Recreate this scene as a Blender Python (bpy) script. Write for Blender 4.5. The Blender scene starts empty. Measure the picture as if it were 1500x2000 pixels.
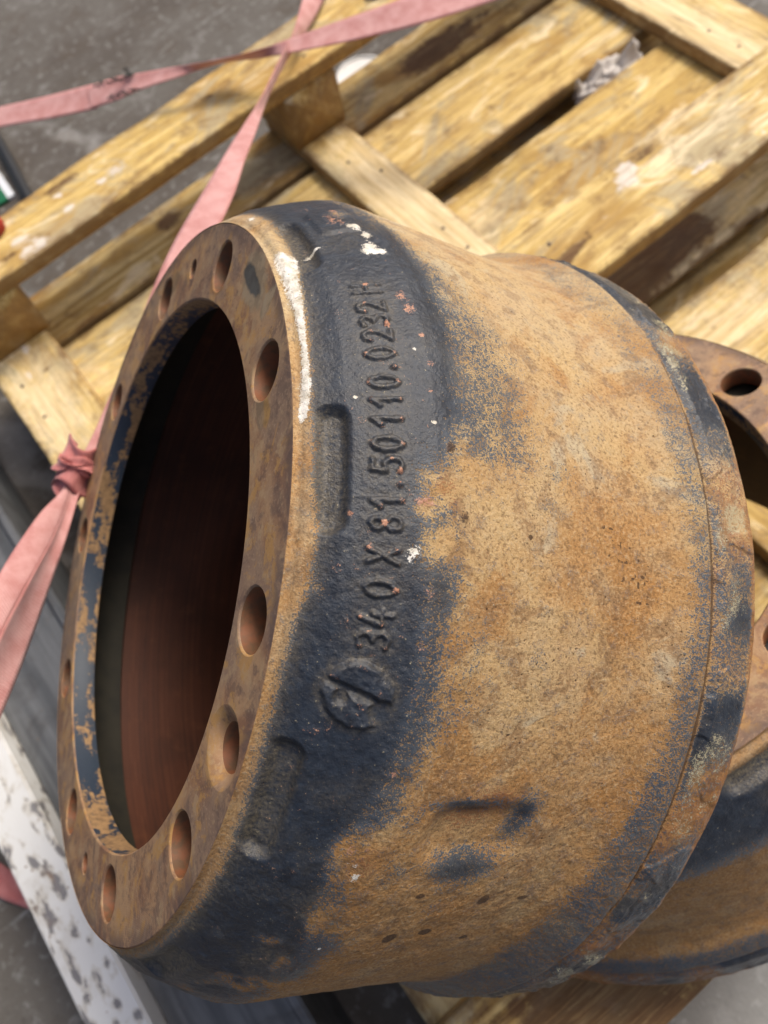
import bpy, math, random
import numpy as np
from mathutils import Matrix, Vector

# ------------------------------------------------------------------ camera, sky, sun, exposure
sc = bpy.context.scene
COL = sc.collection
HC = 0.920                                    # camera height above the concrete, metres
FPX = 1546.0                                  # focal length in pixels of the 1500 x 2000 photograph
CU = np.array([0.775643, -0.616926, 0.133339])    # pallet length, in camera axes (right, down, forward)
CV = np.array([-0.609849, -0.678080, 0.410233])   # pallet width
CN = np.array([-0.162669, -0.399511, -0.902181])  # up
CW = np.stack([CU, CV, CN])

cam = bpy.data.cameras.new('camera')
cam.sensor_fit = 'VERTICAL'; cam.sensor_height = 36.0; cam.sensor_width = 27.0
cam.lens = 36.0 * FPX / 2000.0
cam.clip_start = 0.02; cam.clip_end = 200
cam.dof.use_dof = True; cam.dof.focus_distance = 0.315; cam.dof.aperture_fstop = 10.0
camo = bpy.data.objects.new('camera', cam); COL.objects.link(camo); sc.camera = camo
mw = Matrix.Identity(4)
for i in range(3):
    mw[i][0] = CW[i][0]; mw[i][1] = -CW[i][1]; mw[i][2] = -CW[i][2]
mw[2][3] = HC
camo.matrix_world = mw

SUN_AZ = math.radians(15.0)                   # direction the light comes from, measured from +X to +Y
SUN_EL = math.radians(53.0)
w = bpy.data.worlds.new('World'); sc.world = w; w.use_nodes = True
wt = w.node_tree
sky = wt.nodes.new('ShaderNodeTexSky'); sky.sky_type = 'NISHITA'; sky.sun_disc = False
sky.sun_elevation = SUN_EL; sky.sun_rotation = math.pi / 2 - SUN_AZ
sky.air_density = 0.7; sky.dust_density = 6.0; sky.ozone_density = 0.3
wt.links.new(sky.outputs[0], wt.nodes['Background'].inputs[0])
wt.nodes['Background'].inputs[1].default_value = 0.108
sl = bpy.data.lights.new('sun', 'SUN'); sl.energy = 1.45; sl.angle = math.radians(18); sl.color = (1.0, 0.95, 0.86)
so = bpy.data.objects.new('sun', sl); COL.objects.link(so)
sd = Vector((math.cos(SUN_AZ) * math.cos(SUN_EL), math.sin(SUN_AZ) * math.cos(SUN_EL), math.sin(SUN_EL)))
so.rotation_euler = sd.to_track_quat('Z', 'Y').to_euler(); so.location = sd * 5
sc.view_settings.view_transform = 'Standard'; sc.view_settings.look = 'None'
sc.view_settings.exposure = 0.66; sc.view_settings.gamma = 1.0
sc.cycles.use_denoising = True
sc.cycles.max_bounces = 4

# ------------------------------------------------------------------ helpers
def hsh(ix, iy, iz, seed):
    h = (ix.astype(np.int64) * 374761393 + iy.astype(np.int64) * 668265263 + iz.astype(np.int64) * 2147483647 + seed * 1274126177) & 0xffffffff
    h = ((h ^ (h >> 13)) * 1274126177) & 0xffffffff
    h = ((h ^ (h >> 16)) * 2246822519) & 0xffffffff
    return ((h ^ (h >> 15)) & 0xffffff) / float(0xffffff)

def vnoise(P, seed=0):
    f = np.floor(P); t = P - f; t = t * t * (3 - 2 * t); f = f.astype(np.int64)
    x, y, z = f[:, 0], f[:, 1], f[:, 2]; r = 0
    for dx in (0, 1):
        wx = t[:, 0] if dx else 1 - t[:, 0]
        for dy in (0, 1):
            wy = t[:, 1] if dy else 1 - t[:, 1]
            for dz in (0, 1):
                wz = t[:, 2] if dz else 1 - t[:, 2]
                r = r + wx * wy * wz * hsh(x + dx, y + dy, z + dz, seed)
    return r

def fbm(P, scale, octs=3, seed=0):
    r = 0; a = 1.0; s = 0
    for o in range(octs):
        r = r + a * vnoise(P * scale * 2 ** o + 17.3 * o, seed + o); s += a; a *= 0.5
    return r / s

def sstep(x, a, b):
    t = np.clip((x - a) / (b - a), 0, 1); return t * t * (3 - 2 * t)

def mesh_from(name, V, F, mats, attrs=None, normals=None, smooth=True, mi=None):
    """V (n,3), F list or (m,k) array of faces"""
    me = bpy.data.meshes.new(name)
    if isinstance(F, np.ndarray):
        k = F.shape[1]; m = len(F)
        me.vertices.add(len(V)); me.vertices.foreach_set('co', np.asarray(V, np.float32).ravel())
        me.loops.add(m * k); me.loops.foreach_set('vertex_index', F.astype(np.int32).ravel())
        me.polygons.add(m); me.polygons.foreach_set('loop_start', np.arange(0, m * k, k, dtype=np.int32))
        me.polygons.foreach_set('loop_total', np.full(m, k, np.int32))
        me.update(calc_edges=True); me.validate()
    else:
        me.from_pydata([tuple(map(float, v)) for v in V], [], [tuple(f) for f in F]); me.update()
    for mt in (mats if isinstance(mats, (list, tuple)) else [mats]):
        me.materials.append(mt)
    if mi is not None:
        me.polygons.foreach_set('material_index', np.asarray(mi, np.int32))
    me.polygons.foreach_set('use_smooth', np.full(len(me.polygons), smooth, dtype=bool))
    for a, v in (attrs or {}).items():
        at = me.attributes.new(a, 'FLOAT', 'POINT'); at.data.foreach_set('value', np.asarray(v, np.float32))
    if normals is not None:
        me.normals_split_custom_set_from_vertices([tuple(x) for x in normals])
    me.update()
    return me

def link(name, me, parent=None):
    o = bpy.data.objects.new(name, me); COL.objects.link(o)
    if parent is not None: o.parent = parent
    return o

def tag(o, label=None, cat=None, group=None, kind=None):
    if label: o['label'] = label
    if cat: o['category'] = cat
    if group: o['group'] = group
    if kind: o['kind'] = kind
    return o

def empty(name, loc=(0, 0, 0)):
    o = bpy.data.objects.new(name, None); COL.objects.link(o); o.location = loc; o.empty_display_size = 0.02
    return o

def px_depth(x, y, Z):
    """photo pixel at a depth along the view axis -> world point"""
    d = np.array([(x - 750) / FPX, (y - 1000) / FPX, 1.0]) * Z
    p = CW @ d; p[2] += HC; return p

def px_plane(x, y, z):
    """photo pixel -> point on the horizontal plane at height z"""
    d = CW @ np.array([(x - 750) / FPX, (y - 1000) / FPX, 1.0])
    t = (z - HC) / d[2]; p = d * t; p[2] += HC; return p

def grid_faces(n, m, wrap=False):
    i = np.arange(n if wrap else n - 1); j = np.arange(m - 1)
    I, J = np.meshgrid(i, j, indexing='ij'); I2 = (I + 1) % n
    return np.stack([I * m + J, I2 * m + J, I2 * m + J + 1, I * m + J + 1], -1).reshape(-1, 4)

# ------------------------------------------------------------------ node helper
class NT:
    def __init__(s, name):
        s.m = bpy.data.materials.new(name); s.m.use_nodes = True; s.t = s.m.node_tree
        s.b = s.t.nodes['Principled BSDF']
    def add(s, typ, props=None, ins=None):
        n = s.t.nodes.new(typ)
        for k, v in (props or {}).items(): setattr(n, k, v)
        for k, v in (ins or {}).items(): s.put(n.inputs[k], v)
        return n
    def put(s, sock, v):
        if isinstance(v, bpy.types.NodeSocket): s.t.links.new(v, sock)
        else:
            if sock.type == 'RGBA' and len(v) == 3: v = (*v, 1)
            sock.default_value = v
    def obj(s): return s.add('ShaderNodeTexCoord').outputs['Object']
    def mapping(s, v, scale=(1, 1, 1), loc=(0, 0, 0), rot=(0, 0, 0)):
        return s.add('ShaderNodeMapping', None, {'Vector': v, 'Scale': scale, 'Location': loc, 'Rotation': rot}).outputs[0]
    def noise(s, v, scale, detail=3, rough=0.55, dist=0.0):
        return s.add('ShaderNodeTexNoise', None, {'Vector': v, 'Scale': scale, 'Detail': detail, 'Roughness': rough, 'Distortion': dist}).outputs[0]
    def ncol(s, v, scale, detail=2):
        return s.add('ShaderNodeTexNoise', None, {'Vector': v, 'Scale': scale, 'Detail': detail}).outputs[1]
    def voro(s, v, scale, feat='F1', out=0, rnd=1.0):
        return s.add('ShaderNodeTexVoronoi', {'feature': feat}, {'Vector': v, 'Scale': scale, 'Randomness': rnd}).outputs[out]
    def ma(s, op, a, b=0.0, c=0.0, clamp=False):
        n = s.add('ShaderNodeMath', {'operation': op, 'use_clamp': clamp})
        s.put(n.inputs[0], a); s.put(n.inputs[1], b)
        if op in ('MULTIPLY_ADD',): s.put(n.inputs[2], c)
        return n.outputs[0]
    def vm(s, op, a, b=None):
        n = s.add('ShaderNodeVectorMath', {'operation': op}); s.put(n.inputs[0], a)
        if b is not None: s.put(n.inputs[1], b)
        return n.outputs['Value'] if op in ('LENGTH', 'DISTANCE', 'DOT_PRODUCT') else n.outputs[0]
    def ss(s, x, a, b):
        n = s.add('ShaderNodeMapRange', {'interpolation_type': 'SMOOTHSTEP'}); s.put(n.inputs[0], x)
        n.inputs[1].default_value = a; n.inputs[2].default_value = b; return n.outputs[0]
    def lin(s, x, a, b, c, d):
        n = s.add('ShaderNodeMapRange', {'clamp': True}); s.put(n.inputs[0], x)
        for i, v in enumerate((a, b, c, d)): n.inputs[i + 1].default_value = v
        return n.outputs[0]
    def mix(s, f, a, b, mode='MIX'):
        n = s.add('ShaderNodeMix', {'data_type': 'RGBA', 'blend_type': mode}); s.put(n.inputs[0], f); s.put(n.inputs[6], a); s.put(n.inputs[7], b)
        return n.outputs[2]
    def attr(s, name): return s.add('ShaderNodeAttribute', {'attribute_name': name}).outputs['Fac']
    def bump(s, h, strength=0.5, dist=0.001, prev=None):
        n = s.add('ShaderNodeBump', None, {'Height': h, 'Strength': strength, 'Distance': dist})
        if prev is not None: s.put(n.inputs['Normal'], prev)
        return n.outputs[0]
    def out(s, base, rough=0.7, spec=0.4, normal=None, metal=0.0):
        s.put(s.b.inputs['Base Color'], base); s.put(s.b.inputs['Roughness'], rough)
        s.put(s.b.inputs['Specular IOR Level'], spec); s.put(s.b.inputs['Metallic'], metal)
        if normal is not None: s.put(s.b.inputs['Normal'], normal)
        return s.m

# ------------------------------------------------------------------ materials
def mat_cast(name, seed):
    """blue-black paint over rusty, sand-cast iron; where the paint is left comes from the mesh attributes"""
    k = NT(name); v = k.mapping(k.obj(), loc=(seed * 3.1, seed * 1.7, seed))
    nf = k.noise(v, 1700, 3, .6); ng = k.noise(v, 680, 4, .65); nm = k.noise(v, 190, 4, .65); nl = k.noise(v, 38, 4, .6); nx = k.noise(v, 11, 3, .6)
    p = k.attr('paint')
    br = k.ma('ADD', k.ma('MULTIPLY', k.ma('SUBTRACT', ng, .5), 1.8), k.ma('MULTIPLY', k.ma('SUBTRACT', nm, .5), .55))
    br = k.ma('ADD', br, k.ma('MULTIPLY', k.ma('SUBTRACT', nf, .5), 1.8))
    br = k.ma('ADD', br, k.ma('MULTIPLY', k.ma('SUBTRACT', nl, .5), .35))
    pm = k.ss(k.ma('ADD', p, br), .415, .585)
    # rust and dust
    ny = k.noise(v, 24, 5, .65, .8); nz = k.noise(v, 75, 4, .65, .5)
    wm = k.attr('warm')
    tan = k.mix(k.ss(k.ma('SUBTRACT', nx, k.ma('MULTIPLY', wm, -.06)), .42, .60), (.46, .315, .145), (.385, .215, .078))
    tan = k.mix(k.ma('MULTIPLY', k.ss(nl, .48, .62), .5), tan, (.47, .34, .18))
    tan = k.mix(k.ma('MULTIPLY', wm, .45), tan, (.33, .165, .05))
    tan = k.mix(k.ma('MULTIPLY', k.ss(k.ma('ADD', ny, k.ma('MULTIPLY', wm, .10)), .51, .65), .75), tan, (.33, .155, .040))
    tan = k.mix(k.ma('MULTIPLY', k.ss(k.ma('ADD', ny, k.ma('MULTIPLY', wm, .15)), .45, .35), .6), tan, (.41, .36, .25))
    tan = k.mix(k.ma('MULTIPLY', k.ss(nz, .52, .63), .6), tan, (.20, .105, .042))
    tan = k.mix(k.ma('MULTIPLY', k.ss(ng, .51, .66), .38), tan, (.58, .44, .25))
    tan = k.mix(k.ma('MULTIPLY', k.ss(ng, .48, .36), .65), tan, (.14, .078, .034))
    tan = k.mix(k.ma('MULTIPLY', k.ss(nf, .44, .30), .3), tan, (.10, .055, .025))
    tan = k.mix(k.ma('MULTIPLY', k.ma('MULTIPLY', k.ss(nm, .53, .63), k.ss(nf, .44, .6)), .5), tan, (.12, .13, .14))
    rs = k.ss(k.ma('ADD', k.attr('rusty'), k.ma('MULTIPLY', br, .9)), .38, .62)
    tan = k.mix(k.ma('MULTIPLY', rs, .85), tan, k.mix(nf, (.13, .045, .015), (.32, .125, .035)))
    tan = k.mix(k.ma('MULTIPLY', k.ma('MULTIPLY', k.attr('dust'), k.ss(nl, .3, .6)), .8), tan, k.mix(nm, (.40, .335, .225), (.47, .385, .26)))
    pits = k.ma('MULTIPLY', k.ss(k.voro(v, 330), .20, .06), k.ss(nl, .5, .66))
    tan = k.mix(pits, tan, (.06, .028, .012))
    # paint
    pc = k.mix(k.ss(nm, .35, .7), (.0100, .0150, .0245), (.020, .029, .044))
    pc = k.mix(k.ma('MULTIPLY', k.ss(nl, .45, .8), .5), pc, (.034, .042, .054))
    pc = k.mix(k.ma('MULTIPLY', k.ss(p, .95, .45), .75), pc, k.mix(nf, (.045, .062, .085), (.10, .12, .14)))
    film = k.ma('MULTIPLY', k.attr('film'), k.ss(ng, .25, .7))
    pc = k.mix(k.ma('MULTIPLY', film, .75), pc, (.155, .125, .078))
    pc = k.mix(k.ma('MULTIPLY', k.ss(nf, .66, .78), .35), pc, (.25, .22, .17))
    col = k.mix(pm, tan, pc)
    ch = k.ss(k.ma('ADD', k.attr('chip'), k.ma('MULTIPLY', br, .8)), .42, .58)
    col = k.mix(ch, col, k.mix(ng, (.27, .10, .052), (.50, .27, .17)))
    wh = k.ss(k.ma('ADD', k.attr('white'), k.ma('MULTIPLY', br, .75)), .42, .58)
    col = k.mix(wh, col, k.mix(k.ss(nm, .3, .7), (.50, .45, .35), (.80, .77, .70)))
    cm = k.ss(k.ma('ADD', k.attr('cream'), k.ma('MULTIPLY', br, .9)), .42, .58)
    col = k.mix(k.ma('MULTIPLY', cm, .9), col, k.mix(nm, (.33, .30, .18), (.47, .40, .25)))
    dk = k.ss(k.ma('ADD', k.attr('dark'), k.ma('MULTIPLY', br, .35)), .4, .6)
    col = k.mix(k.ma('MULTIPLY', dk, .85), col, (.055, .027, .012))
    wet = k.ma('MULTIPLY', k.attr('gloss'), k.ss(nm, .4, .6))
    rough = k.mix(pm, (.88, .88, .88), k.mix(nm, (.30, .30, .30), (.55, .55, .55)))
    rough = k.mix(wet, rough, (.28, .28, .28))
    h = k.ma('ADD', k.ma('MULTIPLY', ng, 1.0), k.ma('MULTIPLY', nm, 1.3))
    h = k.ma('ADD', h, k.ma('MULTIPLY', nf, .45)); h = k.ma('ADD', h, k.ma('MULTIPLY', k.ma('MULTIPLY', k.noise(v, 300, 3, .6), pm), .5))
    h = k.ma('ADD', h, k.ma('MULTIPLY', pm, .40)); h = k.ma('ADD', h, k.ma('MULTIPLY', wh, .4)); h = k.ma('SUBTRACT', h, k.ma('MULTIPLY', pits, .5))
    nb = k.bump(h, k.mix(pm, (.58, .58, .58), (.42, .42, .42)), .0010)
    return k.out(col, rough, .42, nb)

def mat_machined(name, seed, blobs=()):
    """turned flange face: brown rust, faint lathe rings"""
    k = NT(name); o = k.obj(); v = k.mapping(o, loc=(seed, seed * 2, 0))
    r = k.vm('LENGTH', k.vm('MULTIPLY', o, (1, 1, 0)))
    nf = k.noise(v, 700, 3, .6); nm = k.noise(v, 120, 4, .65); nl = k.noise(v, 30, 4, .6, .6); nx = k.noise(v, 14, 3, .6, .5)
    n5 = k.noise(v, 60, 5, .7, .8)
    col = k.mix(k.ss(nl, .40, .60), (.38, .225, .11), (.23, .115, .058))
    col = k.mix(k.ma('MULTIPLY', k.ss(nx, .46, .60), .8), col, (.24, .155, .10))
    col = k.mix(k.ma('MULTIPLY', k.ss(n5, .52, .62), .8), col, (.42, .225, .065))
    col = k.mix(k.ma('MULTIPLY', k.ss(n5, .45, .34), .6), col, (.13, .082, .058))
    col = k.mix(k.ma('MULTIPLY', k.ss(nm, .53, .66), .6), col, (.40, .27, .14))
    col = k.mix(k.ma('MULTIPLY', k.ss(nm, .46, .36), .6), col, (.12, .07, .05))
    col = k.mix(k.ma('MULTIPLY', k.ss(nf, .55, .70), .4), col, (.44, .31, .19))
    eg = k.ma('MULTIPLY', k.ss(r, .178, .187), k.ss(n5, .42, .56))
    col = k.mix(k.ma('MULTIPLY', eg, .75), col, (.10, .065, .055))
    for (bx, by, sx, sy, rot, c) in blobs:
        q = k.mapping(o, loc=(bx, by, 0), rot=(0, 0, rot), scale=(1, 1, 1))
        q = k.add('ShaderNodeMapping', {'vector_type': 'TEXTURE'}, {'Vector': o, 'Location': (bx, by, 0), 'Rotation': (0, 0, rot), 'Scale': (sx, sy, 1)}).outputs[0]
        d = k.vm('LENGTH', k.vm('MULTIPLY', q, (1, 1, 0)))
        d = k.ma('ADD', d, k.ma('MULTIPLY', k.ma('SUBTRACT', nl, .5), 1.2)); d = k.ma('ADD', d, k.ma('MULTIPLY', k.ma('SUBTRACT', nm, .5), .9))
        col = k.mix(k.ma('MULTIPLY', k.ss(d, 1.15, .75), .8), col, k.mix(k.ss(nm, .4, .6), c, tuple(q * .6 for q in c)))
    rings = k.ma('SINE', k.ma('MULTIPLY', k.ma('ADD', r, k.ma('MULTIPLY', nx, .0006)), 9000.0))
    h = k.ma('ADD', k.ma('MULTIPLY', rings, .06), k.ma('ADD', k.ma('MULTIPLY', nm, .5), k.ma('MULTIPLY', nf, .35)))
    return k.out(col, k.mix(nl, (.48, .48, .48), (.72, .72, .72)), .45, k.bump(h, .35, .0006))

def mat_bore(name):
    k = NT(name); v = k.obj()
    sp = k.add('ShaderNodeSeparateXYZ', None, {0: v}); an = k.ma('ARCTAN2', sp.outputs[1], sp.outputs[0])
    cyl = k.add('ShaderNodeCombineXYZ', None, {'X': k.ma('MULTIPLY', an, 3.2), 'Y': k.ma('MULTIPLY', sp.outputs[2], 70.0), 'Z': 2.0}).outputs[0]
    nm = k.noise(v, 240, 4, .65); nl = k.noise(cyl, .95, 5, .6, .3); nf = k.noise(v, 900, 3, .6)
    col = k.mix(k.ss(nm, .38, .65), (.30, .18, .08), (.18, .105, .05))
    f = k.ss(k.ma('ADD', nl, k.ma('MULTIPLY', k.ma('SUBTRACT', nm, .5), .45)), .45, .53)
    col = k.mix(f, col, k.mix(nf, (.014, .024, .040), (.030, .043, .062)))
    return k.out(col, k.mix(f, (.75, .75, .75), (.5, .5, .5)), .4, k.bump(k.ma('ADD', nm, nf), .3, .0006))

def mat_inside(name):
    k = NT(name); v = k.obj()
    nm = k.noise(v, 60, 4, .65); nl = k.noise(v, 16, 3, .6); nf = k.noise(v, 500, 3, .6)
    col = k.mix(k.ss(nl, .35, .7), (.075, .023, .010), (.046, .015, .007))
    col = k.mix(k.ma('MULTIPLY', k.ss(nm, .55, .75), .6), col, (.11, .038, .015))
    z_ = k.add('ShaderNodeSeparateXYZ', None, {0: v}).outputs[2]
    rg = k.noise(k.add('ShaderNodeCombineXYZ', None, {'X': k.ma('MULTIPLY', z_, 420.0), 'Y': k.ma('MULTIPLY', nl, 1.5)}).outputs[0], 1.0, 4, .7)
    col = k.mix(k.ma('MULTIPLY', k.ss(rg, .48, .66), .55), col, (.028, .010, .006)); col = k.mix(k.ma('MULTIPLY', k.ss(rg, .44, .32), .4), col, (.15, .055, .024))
    return k.out(col, .62, .35, k.bump(k.ma('ADD', k.ma('ADD', nm, nf), rg), .3, .0006))

def mat_hole(name):
    k = NT(name); v = k.obj(); nm = k.noise(v, 190, 4, .6)
    col = k.mix(k.ss(nm, .35, .65), (.20, .07, .026), (.12, .062, .028))
    return k.out(col, .65, .4, k.bump(nm, .4, .0006))

def mat_wood(name, warm):
    """sawn pine, grain along local X"""
    k = NT(name); o = k.obj()
    rnd = k.add('ShaderNodeObjectInfo').outputs['Random']
    off = k.add('ShaderNodeCombineXYZ', None, {'X': k.ma('MULTIPLY', rnd, 37.0), 'Y': k.ma('MULTIPLY', rnd, 11.0), 'Z': k.ma('MULTIPLY', rnd, 5.0)}).outputs[0]
    v = k.vm('ADD', o, off)
    g1 = k.noise(k.mapping(v, scale=(2.2, 55, 40)), 2.0, 5, .6, .7)
    g2 = k.noise(k.mapping(v, scale=(14, 260, 200)), 2.0, 3, .6, .3)
    g3 = k.noise(k.mapping(v, scale=(5, 18, 18)), 1.0, 4, .65, .5)
    st = k.noise(k.mapping(v, scale=(5, 13, 13)), 1.0, 4, .6, .6)
    bl = k.noise(v, 55, 4, .65); nf = k.noise(v, 300, 3, .6)
    c0 = k.mix(rnd, (.76, .59, .29), (.70, .51, .19))
    c1 = k.mix(rnd, (.47, .315, .10), (.40, .24, .06)) if warm else k.mix(rnd, (.56, .40, .15), (.50, .335, .10))
    col = k.mix(k.ss(g1, .40, .60), c0, c1)
    col = k.mix(k.ma('MULTIPLY', k.ss(g2, .52, .68), .5), col, (.33, .20, .075))
    w1 = k.noise(k.mapping(v, scale=(6, 11, 11)), 1.0, 5, .7, .8); w2 = k.noise(k.mapping(v, scale=(9, 22, 22)), 1.0, 5, .7, 1.0); w3 = k.noise(v, 28, 5, .7, .6)
    col = k.mix(k.ma('MULTIPLY', k.ss(st, .49, .62), .78), col, (.34, .175, .036) if warm else (.38, .225, .06))
    col = k.mix(k.ma('MULTIPLY', k.ss(w1, .49, .61), .75), col, (.40, .345, .225))
    col = k.mix(k.ma('MULTIPLY', k.ss(w2, .46, .34), .7), col, (.84, .71, .46))
    col = k.mix(k.ma('MULTIPLY', k.ma('MULTIPLY', k.ss(w2, .51, .62), k.ss(w3, .42, .58)), .6), col, (.21, .115, .042))
    col = k.mix(k.ma('MULTIPLY', k.ma('MULTIPLY', k.ss(w3, .54, .64), k.ss(w1, .46, .56)), .42), col, (.16, .12, .07))
    col = k.mix(k.ma('MULTIPLY', k.ma('MULTIPLY', k.ss(bl, .6, .72), k.ss(st, .46, .62)), .5), col, (.11, .07, .035))
    br = k.ma('ADD', k.ma('MULTIPLY', k.ma('SUBTRACT', bl, .5), 1.0), k.ma('MULTIPLY', k.ma('SUBTRACT', g1, .5), .55))
    lf = k.ss(k.ma('ADD', k.attr('fresh'), br), .3, .75)
    col = k.mix(k.ma('MULTIPLY', lf, .85), col, k.mix(k.ss(g1, .38, .62), (.80, .66, .41), (.66, .50, .26)))
    so_ = k.ss(k.ma('ADD', k.attr('stain'), br), .35, .68)
    col = k.mix(k.ma('MULTIPLY', so_, .9), col, k.mix(bl, (.055, .028, .016), (.125, .058, .026)))
    ws = k.ss(k.ma('ADD', k.attr('splash'), k.ma('MULTIPLY', br, 1.2)), .45, .75)
    col = k.mix(k.ma('MULTIPLY', ws, .8), col, (.72, .67, .60))
    col = k.mix(k.ma('MULTIPLY', k.ss(g2, .53, .66), .45), col, (.30, .19, .08))
    fl_ = k.noise(k.mapping(v, scale=(7, 120, 90)), 2.0, 4, .65, .4)
    col = k.mix(k.ma('MULTIPLY', k.ss(fl_, .56, .66), .6), col, (.27, .18, .085))
    eg = k.ma('MULTIPLY', k.attr('rimline'), k.ss(w3, .38, .58))
    col = k.mix(k.ma('MULTIPLY', eg, .8), col, (.17, .095, .04))
    end = k.attr('side')
    col = k.mix(k.ma('MULTIPLY', end, .65), col, k.mix(g1, (.36, .225, .085), (.26, .155, .06)))
    h = k.ma('ADD', k.ma('MULTIPLY', g2, .8), k.ma('ADD', k.ma('MULTIPLY', g1, 1.2), k.ma('MULTIPLY', nf, .4)))
    return k.out(col, .8, .25, k.bump(h, .45, .0012))

def mat_concrete():
    k = NT('concrete'); v = k.obj()
    n1 = k.noise(v, 3.1, 5, .6); n2 = k.noise(v, 14, 5, .65, .4); n3 = k.noise(v, 60, 4, .65); nf = k.noise(v, 260, 3, .6)
    col = k.mix(k.ss(n1, .38, .62), (.070, .058, .046), (.105, .095, .081))
    col = k.mix(k.ma('MULTIPLY', k.ss(n2, .5, .7), .7), col, (.075, .058, .042))
    col = k.mix(k.ma('MULTIPLY', k.ss(n2, .46, .3), .6), col, (.19, .18, .165))
    col = k.mix(k.ma('MULTIPLY', k.ss(n3, .55, .66), .6), col, (.22, .215, .20))
    col = k.mix(k.ma('MULTIPLY', k.ss(n3, .42, .28), .5), col, (.05, .04, .03))
    wv = k.vm('ADD', v, k.vm('MULTIPLY', k.ncol(v, 7, 4), (.12, .12, .12)))
    cr = k.voro(k.vm('ADD', wv, (3.37, 1.21, 0)), 1.1, 'DISTANCE_TO_EDGE')
    ck = k.ma('MULTIPLY', k.ss(cr, .02, .004), k.ss(n1, .42, .52))
    col = k.mix(k.ma('MULTIPLY', ck, .5), col, (.30, .29, .27))
    sc_ = k.noise(k.mapping(v, scale=(9, 70, 1), rot=(0, 0, .9)), 1.0, 4, .6, .4)
    col = k.mix(k.ma('MULTIPLY', k.ma('MULTIPLY', k.ss(sc_, .60, .68), k.ss(n2, .45, .6)), .6), col, (.27, .27, .26))
    far = k.ss(k.vm('DISTANCE', v, (.42, -.75, 0)), .75, .45)     # paler patch of the slab beyond the pallet's near edge
    col = k.mix(k.ma('MULTIPLY', far, .75), col, k.mix(n2, (.40, .41, .40), (.52, .53, .52)))
    h = k.ma('ADD', k.ma('MULTIPLY', n3, 1.0), k.ma('SUBTRACT', k.ma('MULTIPLY', nf, .4), ck))
    return k.out(col, k.mix(n2, (.55, .55, .55), (.85, .85, .85)), .4, k.bump(h, .5, .0025))

def mat_strap(name, c0, c1):
    k = NT(name); 
    uvx = k.attr('along'); uvy = k.attr('across'); v = k.obj()
    n = k.noise(v, 60, 3, .6); nf = k.noise(v, 800, 2, .6)
    ribs = k.ma('SINE', k.ma('MULTIPLY', uvx, 2 * math.pi / .0022))
    col = k.mix(k.ss(n, .3, .7), c0, c1)
    col = k.mix(k.ma('MULTIPLY', k.ss(ribs, -.2, 1), .25), col, (.66, .40, .37))
    col = k.mix(k.ma('MULTIPLY', k.ss(nf, .5, .8), .25), col, (.75, .5, .46))
    edge = k.ss(k.ma('ABSOLUTE', uvy), .80, .97)
    col = k.mix(k.ma('MULTIPLY', edge, .4), col, (.40, .12, .10))
    h = k.ma('ADD', k.ma('MULTIPLY', ribs, .3), k.ma('MULTIPLY', nf, .3))
    m = k.out(col, .75, .3, k.bump(h, .4, .0008))
    k.b.inputs['Sheen Weight'].default_value = .25; k.b.inputs['Sheen Roughness'].default_value = .5
    return m

def mat_flake():
    k = NT('flaking_white_paint'); v = k.obj()
    n1 = k.noise(v, 22, 5, .6, .4); n2 = k.noise(v, 90, 4, .6); nf = k.noise(v, 500, 3, .6)
    v2 = k.mapping(v, scale=(1.5, .6, 1))
    e = k.noise(v2, 48, 5, .6, .3)
    m = k.ss(k.ma('ADD', e, k.ma('MULTIPLY', k.ma('SUBTRACT', n2, .5), .25)), .575, .595)
    hal = k.ss(k.ma('ADD', e, k.ma('MULTIPLY', k.ma('SUBTRACT', n2, .5), .25)), .50, .57)
    wcol = k.mix(n1, (.60, .60, .57), (.70, .70, .685))
    wcol = k.mix(k.ma('MULTIPLY', hal, .5), wcol, (.42, .37, .28)); wcol = k.mix(k.ma('MULTIPLY', k.ss(n1, .50, .66), .35), wcol, (.40, .37, .31)); wcol = k.mix(k.ss(k.voro(v, 60), .10, .04), wcol, (.22, .15, .09))
    st = k.mix(n2, (.15, .145, .15), (.25, .24, .235)); st = k.mix(k.ma('MULTIPLY', k.ss(n1, .55, .75), .7), st, (.28, .17, .09))
    col = k.mix(m, wcol, st)
    h = k.ma('ADD', k.ma('MULTIPLY', m, -1.0), k.ma('MULTIPLY', nf, .15))
    return k.out(col, k.mix(m, (.5, .5, .5), (.6, .6, .6)), .4, k.bump(h, .5, .0006))

def mat_steel():
    k = NT('scuffed_dark_steel'); v = k.obj()
    s1 = k.noise(k.mapping(v, scale=(60, 5, 30)), 1.0, 4, .6, .4); n = k.noise(v, 18, 4, .6, .5); nf = k.noise(v, 260, 3, .6)
    col = k.mix(k.ss(s1, .35, .7), (.075, .08, .085), (.15, .155, .16))
    col = k.mix(k.ma('MULTIPLY', k.ss(n, .5, .72), .6), col, (.045, .042, .040))
    col = k.mix(k.ma('MULTIPLY', k.ss(nf, .66, .75), .5), col, (.20, .12, .06))
    return k.out(col, k.mix(n, (.42, .42, .42), (.62, .62, .62)), .5, k.bump(k.ma('ADD', s1, nf), .3, .0008), .35)

def mat_plain(name, c, rough=.5, var=.25, scale=40, spec=.4):
    k = NT(name); v = k.obj(); n = k.noise(v, scale, 4, .6); nf = k.noise(v, scale * 8, 3, .6)
    d = tuple(x * (1 - var) for x in c)
    return k.out(k.mix(k.ss(n, .35, .7), c, d), rough, spec, k.bump(k.ma('ADD', n, k.ma('MULTIPLY', nf, .4)), .3, .0008))

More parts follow.
